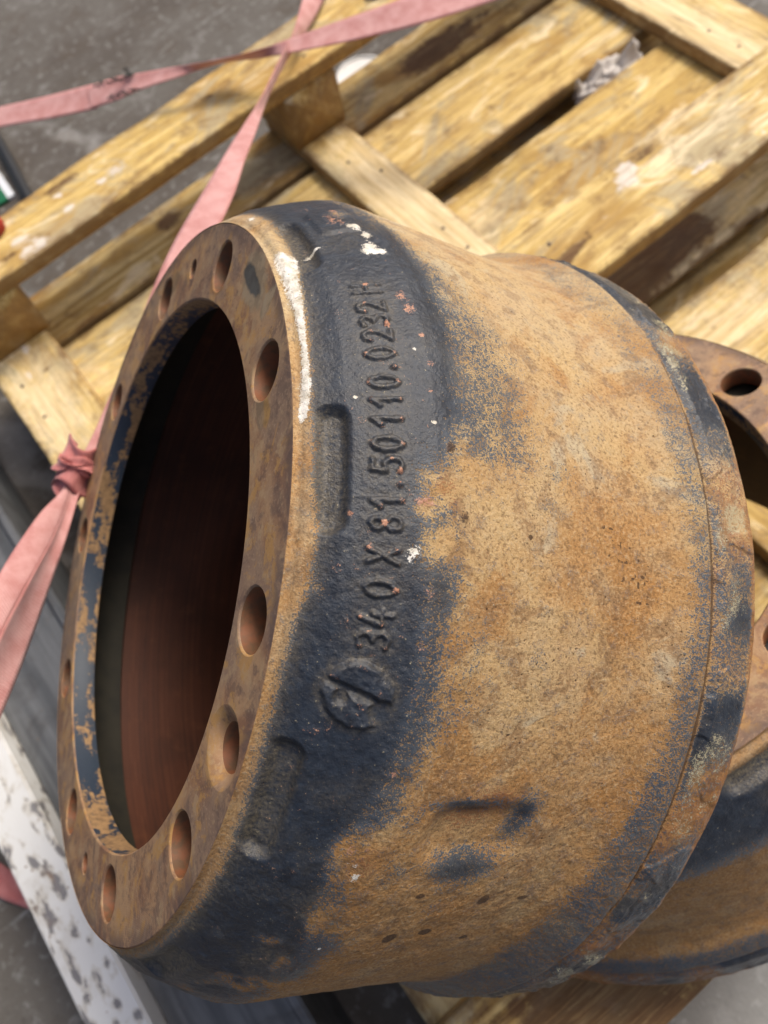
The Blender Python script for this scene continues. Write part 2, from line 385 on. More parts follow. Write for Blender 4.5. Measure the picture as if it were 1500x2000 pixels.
M = {}
M['cast'] = mat_cast('rusty_cast_iron', 0.0)
M['cast2'] = mat_cast('rusty_cast_iron_second', 2.0)
M['bore'] = mat_bore('painted_bore'); M['inside'] = mat_inside('rusted_inside'); M['hole'] = mat_hole('rusted_hole'); M['web'] = mat_plain('shaded_web', (.018, .015, .008), .7, .5, 60)  # web: near-black colour paints in the shade behind the flange
M['wood_deck'] = mat_wood('pine_board_pale', False); M['wood_warm'] = mat_wood('pine_board_warm', True)
M['concrete'] = mat_concrete()
M['strap'] = mat_strap('pink_webbing', (.42, .17, .155), (.54, .285, .265))
M['strap_red'] = mat_strap('red_webbing', (.40, .10, .09), (.50, .17, .155))
M['flake'] = mat_flake(); M['steel'] = mat_steel()
M['thread'] = mat_plain('dark_thread', (.03, .028, .026), .8)
M['rag'] = mat_plain('grey_cloth', (.60, .56, .51), .9, .15)
M['lid'] = mat_plain('white_plastic', (.74, .73, .69), .4, .12)
M['green'] = mat_plain('green_board', (.006, .12, .045), .45, .3); M['signwhite'] = mat_plain('white_edge', (.66, .68, .70), .5, .1)
M['black'] = mat_plain('black_rubber', (.012, .013, .014), .5, .3); M['redcap'] = mat_plain('red_plastic', (.36, .03, .018), .45, .3)
M['nail'] = mat_plain('rusty_nail', (.12, .085, .065), .55, .4, 200); M['grey'] = mat_plain('grey_metal', (.30, .31, .32), .5, .3)

# ------------------------------------------------------------------ ground
fl = link('concrete_floor', mesh_from('concrete_floor', [(-12, -12, 0), (12, -12, 0), (12, 12, 0), (-12, 12, 0)], [(0, 1, 2, 3)], M['concrete'], smooth=False))
tag(fl, kind='structure')

# ------------------------------------------------------------------ pallet
def board_mesh(name, Lx, Wy, T, mat, origin, along_y, seed, blobs=(), step=0.010, wane=(0, 0), warp=.0012):
    """a sawn board as a swept section with ragged edges; local X is the length"""
    nL = max(3, int(Lx / step)); x = np.linspace(-Lx / 2, Lx / 2, nL)
    r = min(.0025, T * .2); hw = Wy / 2
    nt = max(5, int(Wy / .007))
    yt = np.linspace(-hw + r, hw - r, nt)
    sec = [(-hw, -T * .5), (-hw, -r), (-hw + .3 * r, -.3 * r)] + [(q, 0) for q in yt] + [(hw - .3 * r, -.3 * r), (hw, -r), (hw, -T * .5), (hw, -T + r), (hw - r, -T), (0, -T), (-hw + r, -T), (-hw, -T + r)]
    sec = np.array(sec); K = len(sec)
    X = np.repeat(x, K); Y = np.tile(sec[:, 0], nL); Z = np.tile(sec[:, 1], nL)
    P = np.stack([X, Y, Z], -1)
    rs = np.random.RandomState(seed); o = rs.rand(3) * 50
    eL = (fbm(np.stack([X * 9, X * 0, X * 0], -1) + o, 1, 4, seed) - .5) * .0065
    eR = (fbm(np.stack([X * 9, X * 0 + 7, X * 0], -1) + o, 1, 4, seed + 5) - .5) * .0065
    k = (Y / hw)
    Y2 = Y + np.where(k < 0, -eL * k, eR * k) + (fbm(np.stack([X * 2, X * 0, X * 0], -1) + o, 1, 2, seed + 3) - .5) * warp * 2
    Z2 = Z + (fbm(np.stack([X * 3, Y * 8, Z * 0], -1) + o, 1, 3, seed + 9) - .5) * warp * 2
    Z2 = Z2 + (fbm(np.stack([X * 25, Y * 180, Z * 0], -1) + o, 1, 2, seed + 4) - .5) * .0009
    top = Z > -T * .3
    for side, amt in zip((-1, 1), wane):                   # bark edge left on one side
        if amt:
            e = amt * sstep(fbm(np.stack([X * 5, X * 0 + side, X * 0], -1) + o, 1, 3, seed + 13), .3, .8)
            d = np.clip(1 - (hw - side * Y2) / np.maximum(e, 1e-5), 0, 1)
            Z2 = np.where(top, Z2 - d * T * .55, Z2)
    sd_ = np.where((np.abs(Y) >= hw - 1e-6) | (Z < -r - 1e-6), 1.0, 0.0)
    A = {a: np.zeros(len(X)) for a in ('stain', 'splash', 'fresh')}; A['side'] = sd_; A['rimline'] = np.exp(-((hw - np.abs(Y)) / .005) ** 2)
    for (kind, bx, by, sx, sy, amp) in blobs:              # blob centres in world x, y
        lx, ly = ((by - origin[1]), -(bx - origin[0])) if along_y else ((bx - origin[0]), (by - origin[1]))
        ax_, ay_ = (sy, sx) if along_y else (sx, sy)
        A[kind] = A[kind] + amp * np.exp(-(((X - lx) / ax_) ** 2 + ((Y2 - ly) / ay_) ** 2))
    V = np.stack([X, Y2, Z2], -1)
    F = []
    q = np.arange(nL - 1)[:, None] * K + np.arange(K)[None]
    q2 = np.arange(nL - 1)[:, None] * K + (np.arange(K) + 1)[None] % K
    F = np.stack([q, q2, q2 + K, q + K], -1).reshape(-1, 4)
    # end caps as fans round a centre vertex (degenerate quads avoided by a triangle pair list)
    c0 = len(V); V = np.vstack([V, [[-Lx / 2, 0, -T / 2], [Lx / 2, 0, -T / 2]]])
    for a in A: A[a] = np.append(A[a], [A[a][0], A[a][-1]] if a not in ('side', 'rimline') else [1, 1])
    faces = [tuple(f[::-1]) for f in F.tolist()]
    faces += [(c0, (i + 1) % K, i)[::-1] for i in range(K)] + [(c0 + 1, (nL - 1) * K + i, (nL - 1) * K + (i + 1) % K)[::-1] for i in range(K)]
    return mesh_from(name, V, faces, mat, A)

def add_board(name, parent, u0, u1, v0, v1, ztop, T, mat, along_y, seed, blobs=(), **kw):
    cx, cy = (u0 + u1) / 2, (v0 + v1) / 2
    Lx, Wy = ((v1 - v0), (u1 - u0)) if along_y else ((u1 - u0), (v1 - v0))
    me = board_mesh(name, Lx, Wy, T, mat, (cx, cy), along_y, seed, blobs, **kw)
    o = link(name, me, parent)
    o.location = (cx - PC[0], cy - PC[1], ztop - PC[2]); o.rotation_euler = (0, 0, math.pi / 2 if along_y else 0)
    return o

PK = .978
Z_SKID, Z_STR, Z_DECK = HC - .690 * PK, HC - .792 * PK, HC - .814 * PK
PC = np.array([.40, .41, Z_DECK - .074])
pal = empty('wooden_pallet', PC)
tag(pal, 'upside-down pine block pallet stained brown, lying on the concrete under the drums', 'pallet')
T = .022
U0, U1, V0, V1 = [q * PK for q in (-.152, .971, -.140, .985)]
deck = [(.980, .876), (.861, .712), (.674, .535), (.512, .374), (.339, .195), (.165, .020), (-.010, -.14)]
deck = [(a * PK, b * PK) for a, b in deck]
def wpx(kind, x, y, z, sx, sy, amp):
    p = px_plane(x, y, z); return (kind, p[0], p[1], sx, sy, amp)
db = {0: [wpx('stain', 900, 60, Z_DECK, .10, .03, .55), wpx('stain', 830, 110, Z_DECK, .07, .03, .6), wpx('stain', 330, 430, Z_DECK, .03, .02, .75), wpx('stain', 450, 390, Z_DECK, .05, .02, .4), wpx('splash', 870, 40, Z_DECK, .012, .006, .8)],
      1: [wpx('fresh', 780, 300, Z_DECK, .10, .05, .35), wpx('stain', 960, 210, Z_DECK, .02, .015, .55), wpx('fresh', 180, 740, Z_DECK, .06, .06, .5)],
      2: [wpx('fresh', 930, 420, Z_DECK, .06, .04, .6), wpx('stain', 1080, 290, Z_DECK, .03, .008, .6), wpx('fresh', 1330, 120, Z_DECK, .05, .03, .3)],
      3: [wpx('stain', 1260, 520, Z_DECK, .055, .030, 1.1), wpx('stain', 1340, 455, Z_DECK, .045, .026, 1.0), wpx('stain', 1200, 570, Z_DECK, .05, .03, 1.0), wpx('fresh', 1330, 530, Z_DECK, .3, .006, 1.1)],
      4: [wpx('fresh', 1420, 640, Z_DECK, .12, .05, .75), wpx('stain', 1372, 622, Z_DECK, .008, .006, .8), wpx('stain', 1390, 636, Z_DECK, .007, .005, .8), wpx('stain', 1440, 555, Z_DECK, .015, .01, .5)]}
for i, (va, vb) in enumerate(deck):
    add_board('deck_board', pal, U0, U1, vb, va, Z_DECK + (.0006 * (i % 3)), T, M['wood_warm'] if i in (0,) else M['wood_deck'], False, 11 + i, db.get(i, ()), wane=(.006 if i == 3 else 0, 0))
sb = {0: [wpx('fresh', 90, 800, Z_STR, .06, .14, .75), wpx('splash', 50, 680, Z_STR, .008, .014, .9), wpx('splash', 55, 735, Z_STR, .006, .016, .9), wpx('stain', 92, 722, Z_STR, .012, .003, .8)],
      1: [wpx('fresh', 850, 420, Z_STR, .06, .22, 1.15), wpx('stain', 640, 258, Z_STR, .04, .012, .6), wpx('stain', 890, 430, Z_STR, .008, .012, .6)],
      2: [wpx('fresh', 1330, 60, Z_STR, .06, .3, 1.05)]}
strs = [(a * PK, b * PK) for a, b in [(-.152, -.058), (.377, .452), (.868, .971)]]
for i, (ua, ub) in enumerate(strs):
    add_board('stringer_board', pal, ua, ub, V0, V1 - .004, Z_STR, T - .001, M['wood_deck'], True, 31 + i, sb[i])
skids = [(a * PK, b * PK) for a, b in [(.883, .985), (.376, .476), (-.140, -.043)]]
kb = {0: [wpx('splash', 70, 480, Z_SKID, .030, .014, .9), wpx('splash', 40, 465, Z_SKID, .018, .012, .8), wpx('splash', 195, 356, Z_SKID, .007, .006, 1.1), wpx('splash', 135, 408, Z_SKID, .010, .006, 1.1), wpx('splash', 112, 384, Z_SKID, .007, .006, 1.1),
          wpx('splash', 228, 332, Z_SKID, .02, .014, .7), wpx('stain', 115, 365, Z_SKID, .035, .012, .75), wpx('stain', 20, 500, Z_SKID, .02, .006, .8), wpx('stain', 280, 345, Z_SKID, .07, .006, .6), wpx('stain', 407, 190, Z_SKID, .012, .008, .8), wpx('fresh', 620, 60, Z_SKID, .10, .05, .4)],
      1: [wpx('splash', 1220, 330, Z_SKID, .016, .014, 1.0), wpx('splash', 1230, 360, Z_SKID, .02, .012, .8), wpx('splash', 1370, 325, Z_SKID, .02, .006, .9), wpx('stain', 1250, 305, Z_SKID, .03, .008, .8), wpx('stain', 1130, 470, Z_SKID, .06, .012, .4), wpx('stain', 1105, 505, Z_SKID, .03, .006, .8),
          wpx('fresh', 1330, 220, Z_SKID, .07, .014, 1.1), wpx('splash', 1490, 260, Z_SKID, .01, .012, .8), wpx('stain', 1400, 300, Z_SKID, .03, .02, .5), wpx('splash', 1180, 425, Z_SKID, .02, .01, .6)],
      2: [wpx('stain', 1100, 1960, Z_SKID, .18, .06, .55), wpx('stain', 1250, 1960, Z_SKID, .1, .06, .45)]}
for i, (va, vb) in enumerate(skids):
    add_board('skid_board', pal, U0 - .012, U1, va, vb, Z_SKID, T, M['wood_warm'] if i == 2 else M['wood_deck'], False, 41 + i, kb[i])
for i, (va, vb) in enumerate(skids):
    for j, (ua, ub) in enumerate(strs):
        bw = .002
        add_board('spacer_block', pal, ua - .006 + bw, ub + .006, va + .001, vb - .002, Z_SKID - T + .0005, Z_SKID - T - Z_STR + .001, M['wood_warm'], True, 51 + 3 * i + j, (), step=.02)
for i, (va, vb) in enumerate([(.760, .655), (.400, .300), (.890, .845)]):
    add_board('under_board', pal, U0 + .01, U1 - .01, vb * PK, va * PK, Z_DECK - T - .034, .018, M['wood_warm'], False, 91 + i, (), step=.02)
# nail heads
def nail_mesh():
    V = []; F = []
    n = 10
    for r, z in ((.0, .0009), (.0018, .0007), (.0024, .0), (.0020, -.006)):
        for a in range(n):
            V.append((r * math.cos(2 * math.pi * a / n), r * math.sin(2 * math.pi * a / n), z))
    for k in range(3):
        for a in range(n):
            b = (a + 1) % n; F.append((k * n + a, (k + 1) * n + a, (k + 1) * n + b, k * n + b))
    return mesh_from('nail_head', V, F, M['nail'])
nm_ = nail_mesh(); rn = random.Random(5)
spots = []
for i, (va, vb) in enumerate(skids):
    for (ua, ub) in strs:
        for q in (.3, .7):
            spots.append((ua + (ub - ua) * q + rn.uniform(-.006, .006), va + (vb - va) * (q if rn.random() < .5 else 1 - q) + rn.uniform(-.008, .008), Z_SKID))
for (ua, ub) in strs:
    for (va, vb) in deck[:5]:
        for q in (.3, .7):
            vv = vb + (va - vb) * q + rn.uniform(-.01, .01)
            if any(s0 - .004 < vv < s1 + .004 for s0, s1 in skids): continue
            spots.append((ua + (ub - ua) * rn.uniform(.25, .75), vv, Z_STR))
for (x, y, z) in spots:
    o = link('nail_head', nm_, pal); o.location = (x - PC[0], y - PC[1], z - PC[2] + .0004); o.rotation_euler = (rn.uniform(-.15, .15), rn.uniform(-.15, .15), 0)

# loose packing timber under the drums
def timber(name, u0, u1, v0, v1, z0, z1, seed, label):
    me = board_mesh(name, u1 - u0, v1 - v0, z1 - z0, M['wood_warm'], ((u0 + u1) / 2, (v0 + v1) / 2), False, seed, (), step=.02)
    o = link(name, me); o.location = ((u0 + u1) / 2, (v0 + v1) / 2, z1); return tag(o, label, 'timber block', 'packing blocks')
timber('timber_block', -.146, -.066, .205, .285, Z_STR + .0015, HC - .7015, 71, 'short timber block packed under the tilted drum rim, on a stringer')
timber('timber_batten', .08, .20, .245, .300, Z_DECK + .0025, HC - .7802, 72, 'thin batten packed under the low side of the lower drum, on a deck board')
timber('timber_batten', .11, .20, -.092, -.044, Z_SKID + .0012, HC - .6515, 73, 'thin batten packed under the raised side of the lower drum, on a skid board')
for k, (ua, ub) in enumerate(strs):
    me = board_mesh('bearer_beam', V1 - V0 - .03, .07, Z_DECK - T - .054, M['wood_warm'], ((ua + ub) / 2, (V0 + V1) / 2), True, 81 + k, (), step=.03)
    o = link('bearer_beam', me); o.location = ((ua + ub) / 2, (V0 + V1) / 2, Z_DECK - T - .0535); o.rotation_euler = (0, 0, math.pi / 2)
    tag(o, 'squared timber bearer on the floor carrying the pallet', 'beam', 'bearers under the pallet')

# ------------------------------------------------------------------ brake drums
DL = .2103
ZP = np.array([.0, .0030, .0034, .0045, .0155, .031, .0420, .0455, .0500, .06, .10, .14, .148, .158, .168, .178, .1805, .1830, .1856, .189, .206, .2090, .2103])
RP = np.array([.1886, .1888, .1905, .1922, .2015, .2097, .2148, .2162, .2169, .2172, .2180, .2190, .2200, .2220, .2265, .2316, .2318, .2296, .2314, .2336, .2344, .2338, .2325])

GL = {'0': [[(.5, 0), (.85, .15), (1, .4), (1, .6), (.85, .85), (.5, 1), (.15, .85), (0, .6), (0, .4), (.15, .15), (.5, 0)]],
      '1': [[(.1, .68), (.62, 1), (.62, 0)]],
      '2': [[(0, .75), (.15, .94), (.5, 1), (.85, .94), (1, .72), (.8, .45), (0, 0), (1, 0)]],
      '3': [[(0, .9), (.5, 1), (.92, .85), (.85, .6), (.4, .52), (.9, .42), (1, .2), (.6, 0), (0, .08)]],
      '4': [[(.45, 1), (0, .32), (1, .32)], [(.72, .62), (.72, 0)]],
      '5': [[(.95, 1), (.1, 1), (.05, .56), (.6, .62), (1, .4), (.95, .12), (.5, 0), (0, .1)]],
      '8': [[(.5, .53), (.1, .68), (.15, .92), (.5, 1), (.85, .92), (.9, .68), (.5, .53), (0, .32), (.1, .06), (.5, 0), (.9, .06), (1, .32), (.5, .53)]],
      'X': [[(0, 0), (1, 1)], [(0, 1), (1, 0)]],
      'H': [[(0, 0), (0, 1)], [(1, 0), (1, 1)], [(0, .5), (1, .5)]],
      '.': [[(.5, .05), (.5, .09)]]}
TEXT = [('3', -3.1), ('4', -1.0), ('0', 1.8), ('X', 5.0), ('8', 8.2), ('1', 10.4), ('.', 12.2), ('5', 14.2), ('0', 16.5), ('1', 19.1), ('1', 21.3), ('0', 23.6), ('.', 25.4), ('0', 27.3), ('2', 29.8), ('3', 32.0), ('2', 34.1), ('H', 37.2)]

def seg_dist(px, py, a, b):
    dx, dy = b[0] - a[0], b[1] - a[1]; L2 = dx * dx + dy * dy + 1e-12
    t = np.clip(((px - a[0]) * dx + (py - a[1]) * dy) / L2, 0, 1)
    return np.hypot(px - a[0] - t * dx, py - a[1] - t * dy)

def rbox(x, y, hx, hy, r):
    qx = np.abs(x) - hx + r; qy = np.abs(y) - hy + r
    return np.hypot(np.maximum(qx, 0), np.maximum(qy, 0)) + np.minimum(np.maximum(qx, qy), 0) - r

def lathe_parts(root, detailed, mats, seed):
    if detailed:
        th = np.concatenate([np.arange(-72, 80, .14), np.arange(80, 288 - .01, 1.3)])
        zz = np.concatenate([[0, .0015, .0030, .0034, .004], np.arange(.0046, .2085, .00052), [.2090, .2097, .2103]])
    else:
        th = np.arange(0, 360, .7)
        zz = np.concatenate([[0, .0015, .0030, .0034, .004], np.arange(.0046, .2085, .0016), [.2090, .2097, .2103]])
    nt, nz = len(th), len(zz)
    TH = np.repeat(np.radians(th), nz); TD = np.repeat(th, nz); TD = (TD + 180) % 360 - 180
    Z = np.tile(zz, nt); R0 = np.interp(Z, ZP, RP)
    P0 = np.stack([R0 * np.cos(TH), R0 * np.sin(TH), -Z], -1)
    cast = sstep(Z, .0032, .006)
    big = fbm(P0, 22, 3, seed) - .5; mid = fbm(P0, 130, 3, seed + 20) - .5; fine = fbm(P0, 520, 2, seed + 40) - .5
    lipz = sstep(Z, .181, .186)
    h = cast * (big * .0010 + mid * (.00040 + .00075 * sstep(TD, 5, -25)) + fine * .00036) + lipz * ((fbm(P0 * np.array([1, 1, 2.0]), 75, 3, seed + 60) - .5) * .0016 + .0008 * (sstep(fbm(P0, 60, 3, seed + 65), .50, .56) - .5)) * sstep(Z, .2103, .206)
    arc = R0 * np.radians(1.0)                                    # metres per degree
    zero = np.zeros(len(Z))
    A = {k: zero.copy() for k in ('paint', 'white', 'dust', 'rusty', 'dark', 'film', 'chip', 'gloss', 'warm', 'cream')}
    lab = np.zeros(len(Z), np.int32)
    # cast recesses between the studs
    pd_ = np.full(len(Z), 9.0)
    for k in range(10):
        dth = (TD - (13.9 + 36 * k) + 180) % 360 - 180
        pd_ = np.minimum(pd_, rbox(dth * arc, Z - .0112, 7.2 * .0035, .0054, .0053))
    h -= .0038 * sstep(pd_, .0010, -.0036); 
    if not detailed: pass
    if detailed:
        # lettering
        td = np.full(len(Z), 9.0)
        sel = np.where((TD > -7) & (TD < 42) & (Z > .015) & (Z < .042))[0]
        for ch, ct in TEXT:
            x = (TD[sel] - ct) * arc[sel]; y = (.0335 - Z[sel]) * 1.13
            for st in GL[ch]:
                pts = [((q[0] - .5) * .0047, q[1] * .0112) for q in st]
                for a_, b_ in zip(pts[:-1], pts[1:]):
                    td[sel] = np.minimum(td[sel], seg_dist(x, y, a_, b_))
        wob = (fbm(P0[sel], 500, 2, 3) - .5) * .0011
        td[sel] += wob
        h += .00115 * sstep(td, .0015, .0003)
        A['film'] += .42 * np.exp(-(td / .0045) ** 2)
        lab[td < .0013] = 1
        rr = random.Random(8)
        for ch, ct in TEXT:
            for q in range(2 if ch != '.' else 1):
                st = rr.choice(GL[ch]); pt = rr.choice([st[0], st[-1], st[len(st) // 2]])
                x = (TD - ct) * arc; y = (.0335 - Z) * 1.13
                d = np.hypot(x - (pt[0] - .5) * .0047, y - pt[1] * .0112)
                A['chip'] += .46 * np.exp(-(d / .0013) ** 2)
        # foundry emblem: a broken disc
        a_t = TD + 8.6; a_z = (Z - .0272) * 1000
        det = .75 * 3.3 - (-3.65) * 11.7
        ey = (.75 * a_z - 11.7 * a_t) / det; ex = (3.3 * a_t + 3.65 * a_z) / det
        ex = ex / .84; ey = ey / .84
        em = np.hypot(ex * .92, ey) - 1
        em = np.maximum(em, .11 - np.abs(ey - .49 * ex + .05) / 1.11)
        em = np.maximum(em, .22 - np.hypot(ex + .52, ey - .02))
        em = np.maximum(em, .46 - np.hypot(ex - .74, ey - .62))
        em += (fbm(P0, 260, 2, 9) - .5) * .18
        es = sstep(em, .08, -.10)
        h += es * .0019 + es * (fbm(P0, 330, 3, 12) - .5) * .0016
        lab[(em < -.02)] = 2
        A['chip'] += .3 * es * sstep(fbm(P0, 200, 2, 77), .62, .75)
        A['film'] += .5 * np.exp(-((em - .1) / .15) ** 2)
        # raised pad at the top, shallow hollow lower down, casting seam
        pdist = rbox((TD - 54.5) * arc, Z - .0300, .0155, .0095, .005); h += .0013 * sstep(pdist, .001, -.002); lab[pdist < -.0003] = 4
        dd = rbox((TD + 22.6) * arc, Z - .0935, .0140, .026, .011); h -= .0034 * sstep(dd, .003, -.008)
        seam = sstep(Z, .0885, .0893) * sstep(TD, 2, 3.5) * sstep(TD, 10, 8); h -= .00022 * seam
        A['dark'] += .42 * np.exp(-((Z - .0889) / .0006) ** 2) * sstep(TD, 2.5, 3.5) * sstep(TD, 9.5, 8.5)
    pk = pd_ < -.0012
    lab[pk] = 3
    # ---- where the paint is left
    LT = np.array([-72, -55, -45, -33, -22.7, -14.4, -8.5, -2, 3.5, 5.7, 11.7, 20.7, 32, 41.6, 52.7, 80]); LZ = np.array([5, 4, 4, 5.5, 4.5, 4.0, 4.2, 5.5, 7.5, 8.5, 6.0, 5.6, 6.6, 7.6, 9, 9]) / 1000
    RT = np.array([-72, -51.5, -40, -33, -25.7, -20.7, -16.6, -11, -7, -2.4, 2.4, 5.7, 9.7, 12.2, 16.5, 20.5, 26.8, 32.6, 39.5, 47.6, 57.6, 80]); RZ = np.array([36, 41, 44.8, 40, 38, 41, 45, 46, 47, 46, 46, 43, 43.5, 41, 42, 45.8, 47.7, 48.4, 47.9, 47.4, 45.3, 44]) / 1000
    if detailed: zl = np.interp(TD, LT, LZ); zr = np.interp(TD, RT, RZ)
    else: zl = zero + .0075; zr = zero + .046
    A['paint'] = 1.08 * sstep(Z, zl - .0035, zl + .0035) * sstep(Z, zr + .0160, zr - .0130)
    def blob(name, t, z, rt, rz, amp, rot=0.0):
        x = ((TD - t + 180) % 360 - 180) * arc * 1000; y = Z * 1000 - z
        if rot: x, y = x * math.cos(rot) + y * math.sin(rot), -x * math.sin(rot) + y * math.cos(rot)
        A[name] = A[name] + amp * np.exp(-((x / rt) ** 2 + (y / rz) ** 2))
    # speckled remains on the barrel
    A['paint'] += .22 * sstep(Z, zr - .002, zr + .004) * sstep(Z, zr + .022, zr + .004)
    pcap = 1.08 * sstep(Z, zr + .0160, zr - .0130)
    lipL = np.interp(TD, [-72, -57, -44, -33, -23, -14, -5, 3, 12, 24, 37, 56, 80], np.array([150, 151, 150, 156, 161, 164, 167, 168.5, 168.5, 165, 160, 154, 152]) / 1000) if detailed else zero + .164
    lipS = np.interp(TD, [-72, -10, 6, 25, 36, 80], [.66, .56, .48, .46, .30, .28]) if detailed else zero + .7
    A['paint'] += lipS * sstep(Z, lipL - .004, lipL + .009) * sstep(Z, .1835, .1815)
    rimn = fbm(P0 * np.array([1, 1, .8]), 26, 3, seed + 81)
    A['paint'] += sstep(Z, .1832, .1855) * sstep(Z, .209, .204) * (.80 + 2.4 * (rimn - .5))
    A['rusty'] += sstep(Z, .1828, .1850) * .48 
    A['gloss'] += sstep(Z, .182, .187) * .8
    A['cream'] += sstep(Z, .1845, .1875) * sstep(Z, .2085, .203) * np.clip(.20 + 2.2 * (fbm(P0, 70, 3, seed + 88) - .56), 0, .50)
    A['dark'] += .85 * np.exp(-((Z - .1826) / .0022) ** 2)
    A['rusty'] += .10 * sstep(TD, 5, -50) + .05
    A['dust'] += .32 * sstep(np.interp(TD, [-72, 0, 30, 60, 80], [0, .1, .55, 1, 1]), .05, 1.0)
    A['dust'] += .30 * np.exp(-((Z - .0045) / .0035) ** 2)
    A['film'] += .55 * sstep(pd_, .001, -.002) * .9 + .6 * np.exp(-((Z - zl) / .004) ** 2) + .08 + .25 * sstep(fbm(P0, 45, 3, seed + 33), .5, .7); A['warm'] += sstep(TD, 25, -40)
    if detailed:
        for b in [('paint', 25.6, 64, 34, 26, .62), ('paint', 20.5, 72, 16, 20, .40), ('paint', 34.5, 60, 26, 22, .42), ('paint', 42, 57, 22, 18, .45), ('paint', 50, 56, 16, 10, .3), ('paint', 17.5, 78, 6, 14, .35),
                  ('paint', 2.5, 54, 12, 7, .30), ('paint', 7.6, 54, 10, 6, .22), ('paint', -6.9, 68, 14, 10, .34), ('paint', -1.8, 66, 10, 8, .26), ('paint', -11, 60, 10, 7, .3),
                  ('paint', -26.6, 94, 8, 16, .95), ('paint', -19.2, 88, 4, 22, .75), ('paint', -20.6, 114, 12, 6, .75), ('paint', -29.5, 96, 6, 10, .42), ('paint', -33, 91, 6, 8, .38), ('paint', -22.8, 108, 5, 5, .4),
                  ('paint', 16.3, 108, 6, 8, .36), ('paint', 12, 100, 6, 6, .25), ('paint', -44, 52, 10, 8, .35), ('paint', -3, 100, 5, 5, .2), ('paint', -27, 58, 8, 10, .42), ('paint', -21, 60, 6, 6, .3),
                  ('paint', -38, 58, 12, 8, .3),
                  ('paint', 6.6, 48, 7, 7, -.55), ('paint', 12.6, 47, 7, 8, -.5), ('paint', 9.8, 40, 3, 5, -.55), ('paint', -27.0, 45, 8, 9, -.6), ('paint', -23, 47, 5, 6, -.5), ('paint', 1, 10, 6, 3.5, -.35), ('paint', -24.5, 37, 5, 4, -.4), ('paint', -34, 41, 6, 5, -.35), ('paint', 56, 34, 10, 5, -.5),
                  ('rusty', 9.8, 51, 8, 6, .42), ('rusty', 12.8, 48, 6, 6, .4), ('rusty', 16.6, 50, 5, 3, .6), ('rusty', 5, 54, 12, 6, .3), ('dark', -19.6, 86, 2.6, 15, .42), ('rusty', -18.4, 96, 6, 20, .5), ('rusty', -19.8, 92, 6, 18, .40), ('rusty', -21.5, 84, 8, 14, .32), ('rusty', -26, 46, 10, 8, .4), ('rusty', 14.5, 90, 12, 12, .16), ('rusty', -2, 118, 12, 18, .2), ('rusty', -14, 50, 8, 6, .25),
                  ('dark', 16.5, 51, 3.2, 3.0, .75), ('dark', 9.7, 57, 4, 3, .35), ('dark', 14.6, 92, 6, 6, .22), ('dark', -38.4, 79.3, 3.2, 3.0, .8), ('dark', -37.6, 85, 2.5, 2, .4), ('dark', -37.9, 96, 2.3, 3.2, .7), ('dark', -32.6, 115.5, 2.8, 2.4, .85), ('dark', -32.8, 137.2, 1.2, 3.2, .75), ('dark', -30.9, 79.7, 1.6, 2.4, .65), ('dark', -40.2, 121.7, 1.8, 2.2, .6), ('dark', -40.5, 68, 1.2, 2.4, .6), ('dark', 8.9, 89, 1.0, 1.6, .9), ('dark', -10, 122, 2.2, .5, .7),
                  ('white', 46.3, 37.5, 3.4, 3.2, .95), ('white', 48.9, 38.5, 3.2, 2.6, .8), ('white', 44.7, 40.0, 2.6, 3.2, .9), ('white', 44.9, 35.0, 2.8, 2.6, .85), ('white', 51.5, 34.5, 3.0, 3.4, .7), ('white', 51.0, 36.4, 2.2, 2.0, .62), ('white', 49.6, 38.4, 3, 1.2, .5), ('white', 47.2, 15.0, 1.6, 3.6, 1.0), ('white', 5.6, 38.4, 3.0, 2.6, .70), ('white', 4.8, 37, 1.4, 1.2, .4), ('white', -27.6, 45.2, 2.4, 1.8, .7), ('white', -26.2, 42.4, 1.2, 3.0, .42), ('white', 21.9, 18.6, .8, .7, 1.1), ('white', 27.8, 41, .7, .6, 1.0), ('white', -39, 48, .8, .8, .9), ('white', -41.5, 58, .7, .8, .8), ('white', 19.0, 45, .7, 2.0, .8), ('white', -13, 57, .7, 2.2, .5), ('white', 66, 6, 5, 2, .6),
                  ('chip', 36, 41, 3.0, 2.4, .62), ('chip', 33.8, 42.5, 4.0, 2.6, .62), ('chip', 29.8, 44.5, 1.2, 1.2, .7), ('chip', 10.6, 41.5, 2.6, 4.0, .62), ('chip', 1.9, 45, 2.5, 2.5, .45), ('chip', -3.0, 44, 2.5, 2.0, .42), ('chip', 54.5, 29, 8, 2.0, .50), ('chip', 56.5, 33, 8, 1.8, .45), ('chip', 52.8, 32, 6, 1.2, .42), ('chip', -24.4, 40, 3, 2, .45), ('chip', 9.0, 17.5, 1.2, 1.6, .55), ('chip', -15.5, 45, 2, 2, .5), ('chip', 22.5, 44, 1.2, 1.5, .5), ('chip', 26, 46, 1.5, 1.5, .5)]:
            blob(*b)
        bar_ = sstep(Z, zr - .004, zr + .006) * (Z < .150)
        ext = A['paint'] - pcap * sstep(Z, zl - .0035, zl + .0035)
        ext = .58 * np.tanh(np.maximum(ext, 0) / .55) * (.6 + .8 * fbm(P0, 50, 3, seed + 51)) + np.minimum(ext, 0)
        A['paint'] = np.where(Z < .150, pcap * sstep(Z, zl - .0035, zl + .0035) + ext * np.where(ext > 0, 1.0, 1.0), A['paint'])
        lo_ = sstep(TD, -20, -34); A['paint'] -= lo_ * .62 * sstep(fbm(P0, 42, 4, 301), .50, .64) * sstep(Z, .012, .03) * (Z < .06); A['film'] += .5 * lo_ * sstep(fbm(P0, 60, 3, 302), .45, .6)
